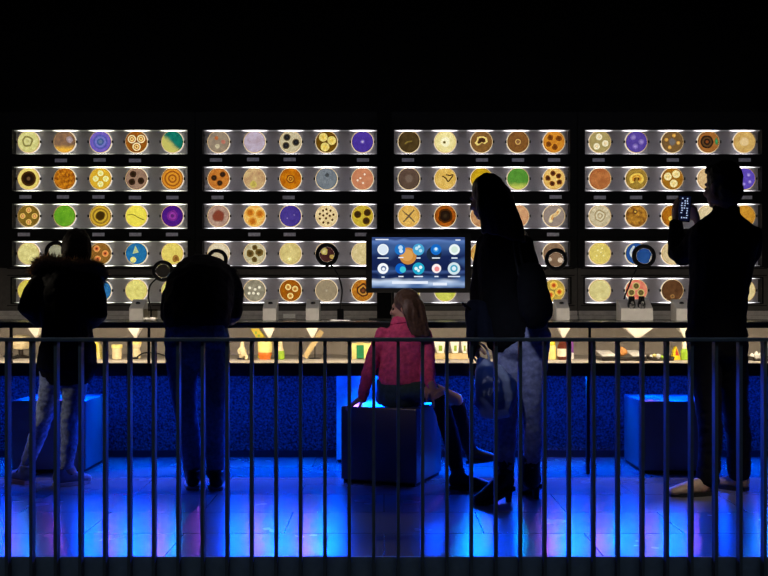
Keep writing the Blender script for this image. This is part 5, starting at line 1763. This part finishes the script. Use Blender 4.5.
# warm strip inside the vitrine, behind the front edge of the worktop
area('vitrine_strip', (0, YF + .03, ZU + .012), 6.4, 24, (1.0, .80, .58), (0, YF + .6, ZU - .35), .018)
# added warm fill at the worktop edge, brightening viewer boxes and lowest case rows
area('worktop_fill', (0, YF + .03, ZT + .012), 6.4, 6.5, (1.0, .86, .70), (0, YW, ZT + .10), .012)
# added fill from above, no known fitting, to lift the caption plates
area('case_fill', (0, 4.9, 3.52), 6.0, 3.4, (.80, .84, 1.0), (0, 6.95, 1.7), .1, spread=70)
# added unseen fills: one over railing and kerb, narrow ones on girl, woman, shoes
area('railing_fill', (0, 3.0, 3.5), 5.0, 1.5, (.42, .66, 1.0), (0, 4.05, .2), .12, spread=30)
area('front_fill', (-2.2, 2.4, 3.45), .3, .5, (1.0, .78, .80), (.08, 5.7, 1.05), .3, spread=15)
area('front_fill', (-.6, 2.4, 3.45), .3, .20, (.62, .68, 1.0), (.68, 5.2, .80), .3, spread=9)
area('front_fill', (2.1, 3.2, 3.45), .25, .30, (1.0, .86, .74), (1.68, 5.42, .04), .25, spread=13)  # added to brighten the tan shoes
area('side_fill', (-3.4, 5.0, 1.5), .3, .16, (1.0, .97, .95), (-1.9, 5.7, .40), .3, spread=18)  # added fill on the left visitor's jeans, no lamp known there
area('side_fill', (-3.4, 6.3, 2.2), .2, .13, (1.0, .86, .66), (-1.84, 5.72, 1.20), .2, spread=10)  # added rim light to bring out the fur collar

w = bpy.data.worlds.new('dark_hall')
SC.world = w
w.use_nodes = True
w.node_tree.nodes['Background'].inputs[0].default_value = (0, 0, 0, 1)
w.node_tree.nodes['Background'].inputs[1].default_value = 0

# ------------------------------------------------------------------ camera
cd = bpy.data.cameras.new('camera')
cd.sensor_fit = 'HORIZONTAL'
cd.sensor_width = 36.0
cd.lens = F / 768 * 36
cd.shift_y = 12 / 768
cd.clip_start = .05
cam = bpy.data.objects.new('camera', cd)
COL.objects.link(cam)
cam.location = (0, 0, HCAM)
cam.rotation_euler = (radians(90), 0, 0)
SC.camera = cam

SC.view_settings.view_transform = 'Standard'
SC.view_settings.look = 'None'
SC.view_settings.gamma = 1
SC.view_settings.use_curve_mapping = False
SC.view_settings.exposure = 0
SC.cycles.use_denoising = True
SC.cycles.max_bounces = 8
SC.cycles.transparent_max_bounces = 16
SC.cycles.use_light_tree = True
SC.cycles.sample_clamp_indirect = 4
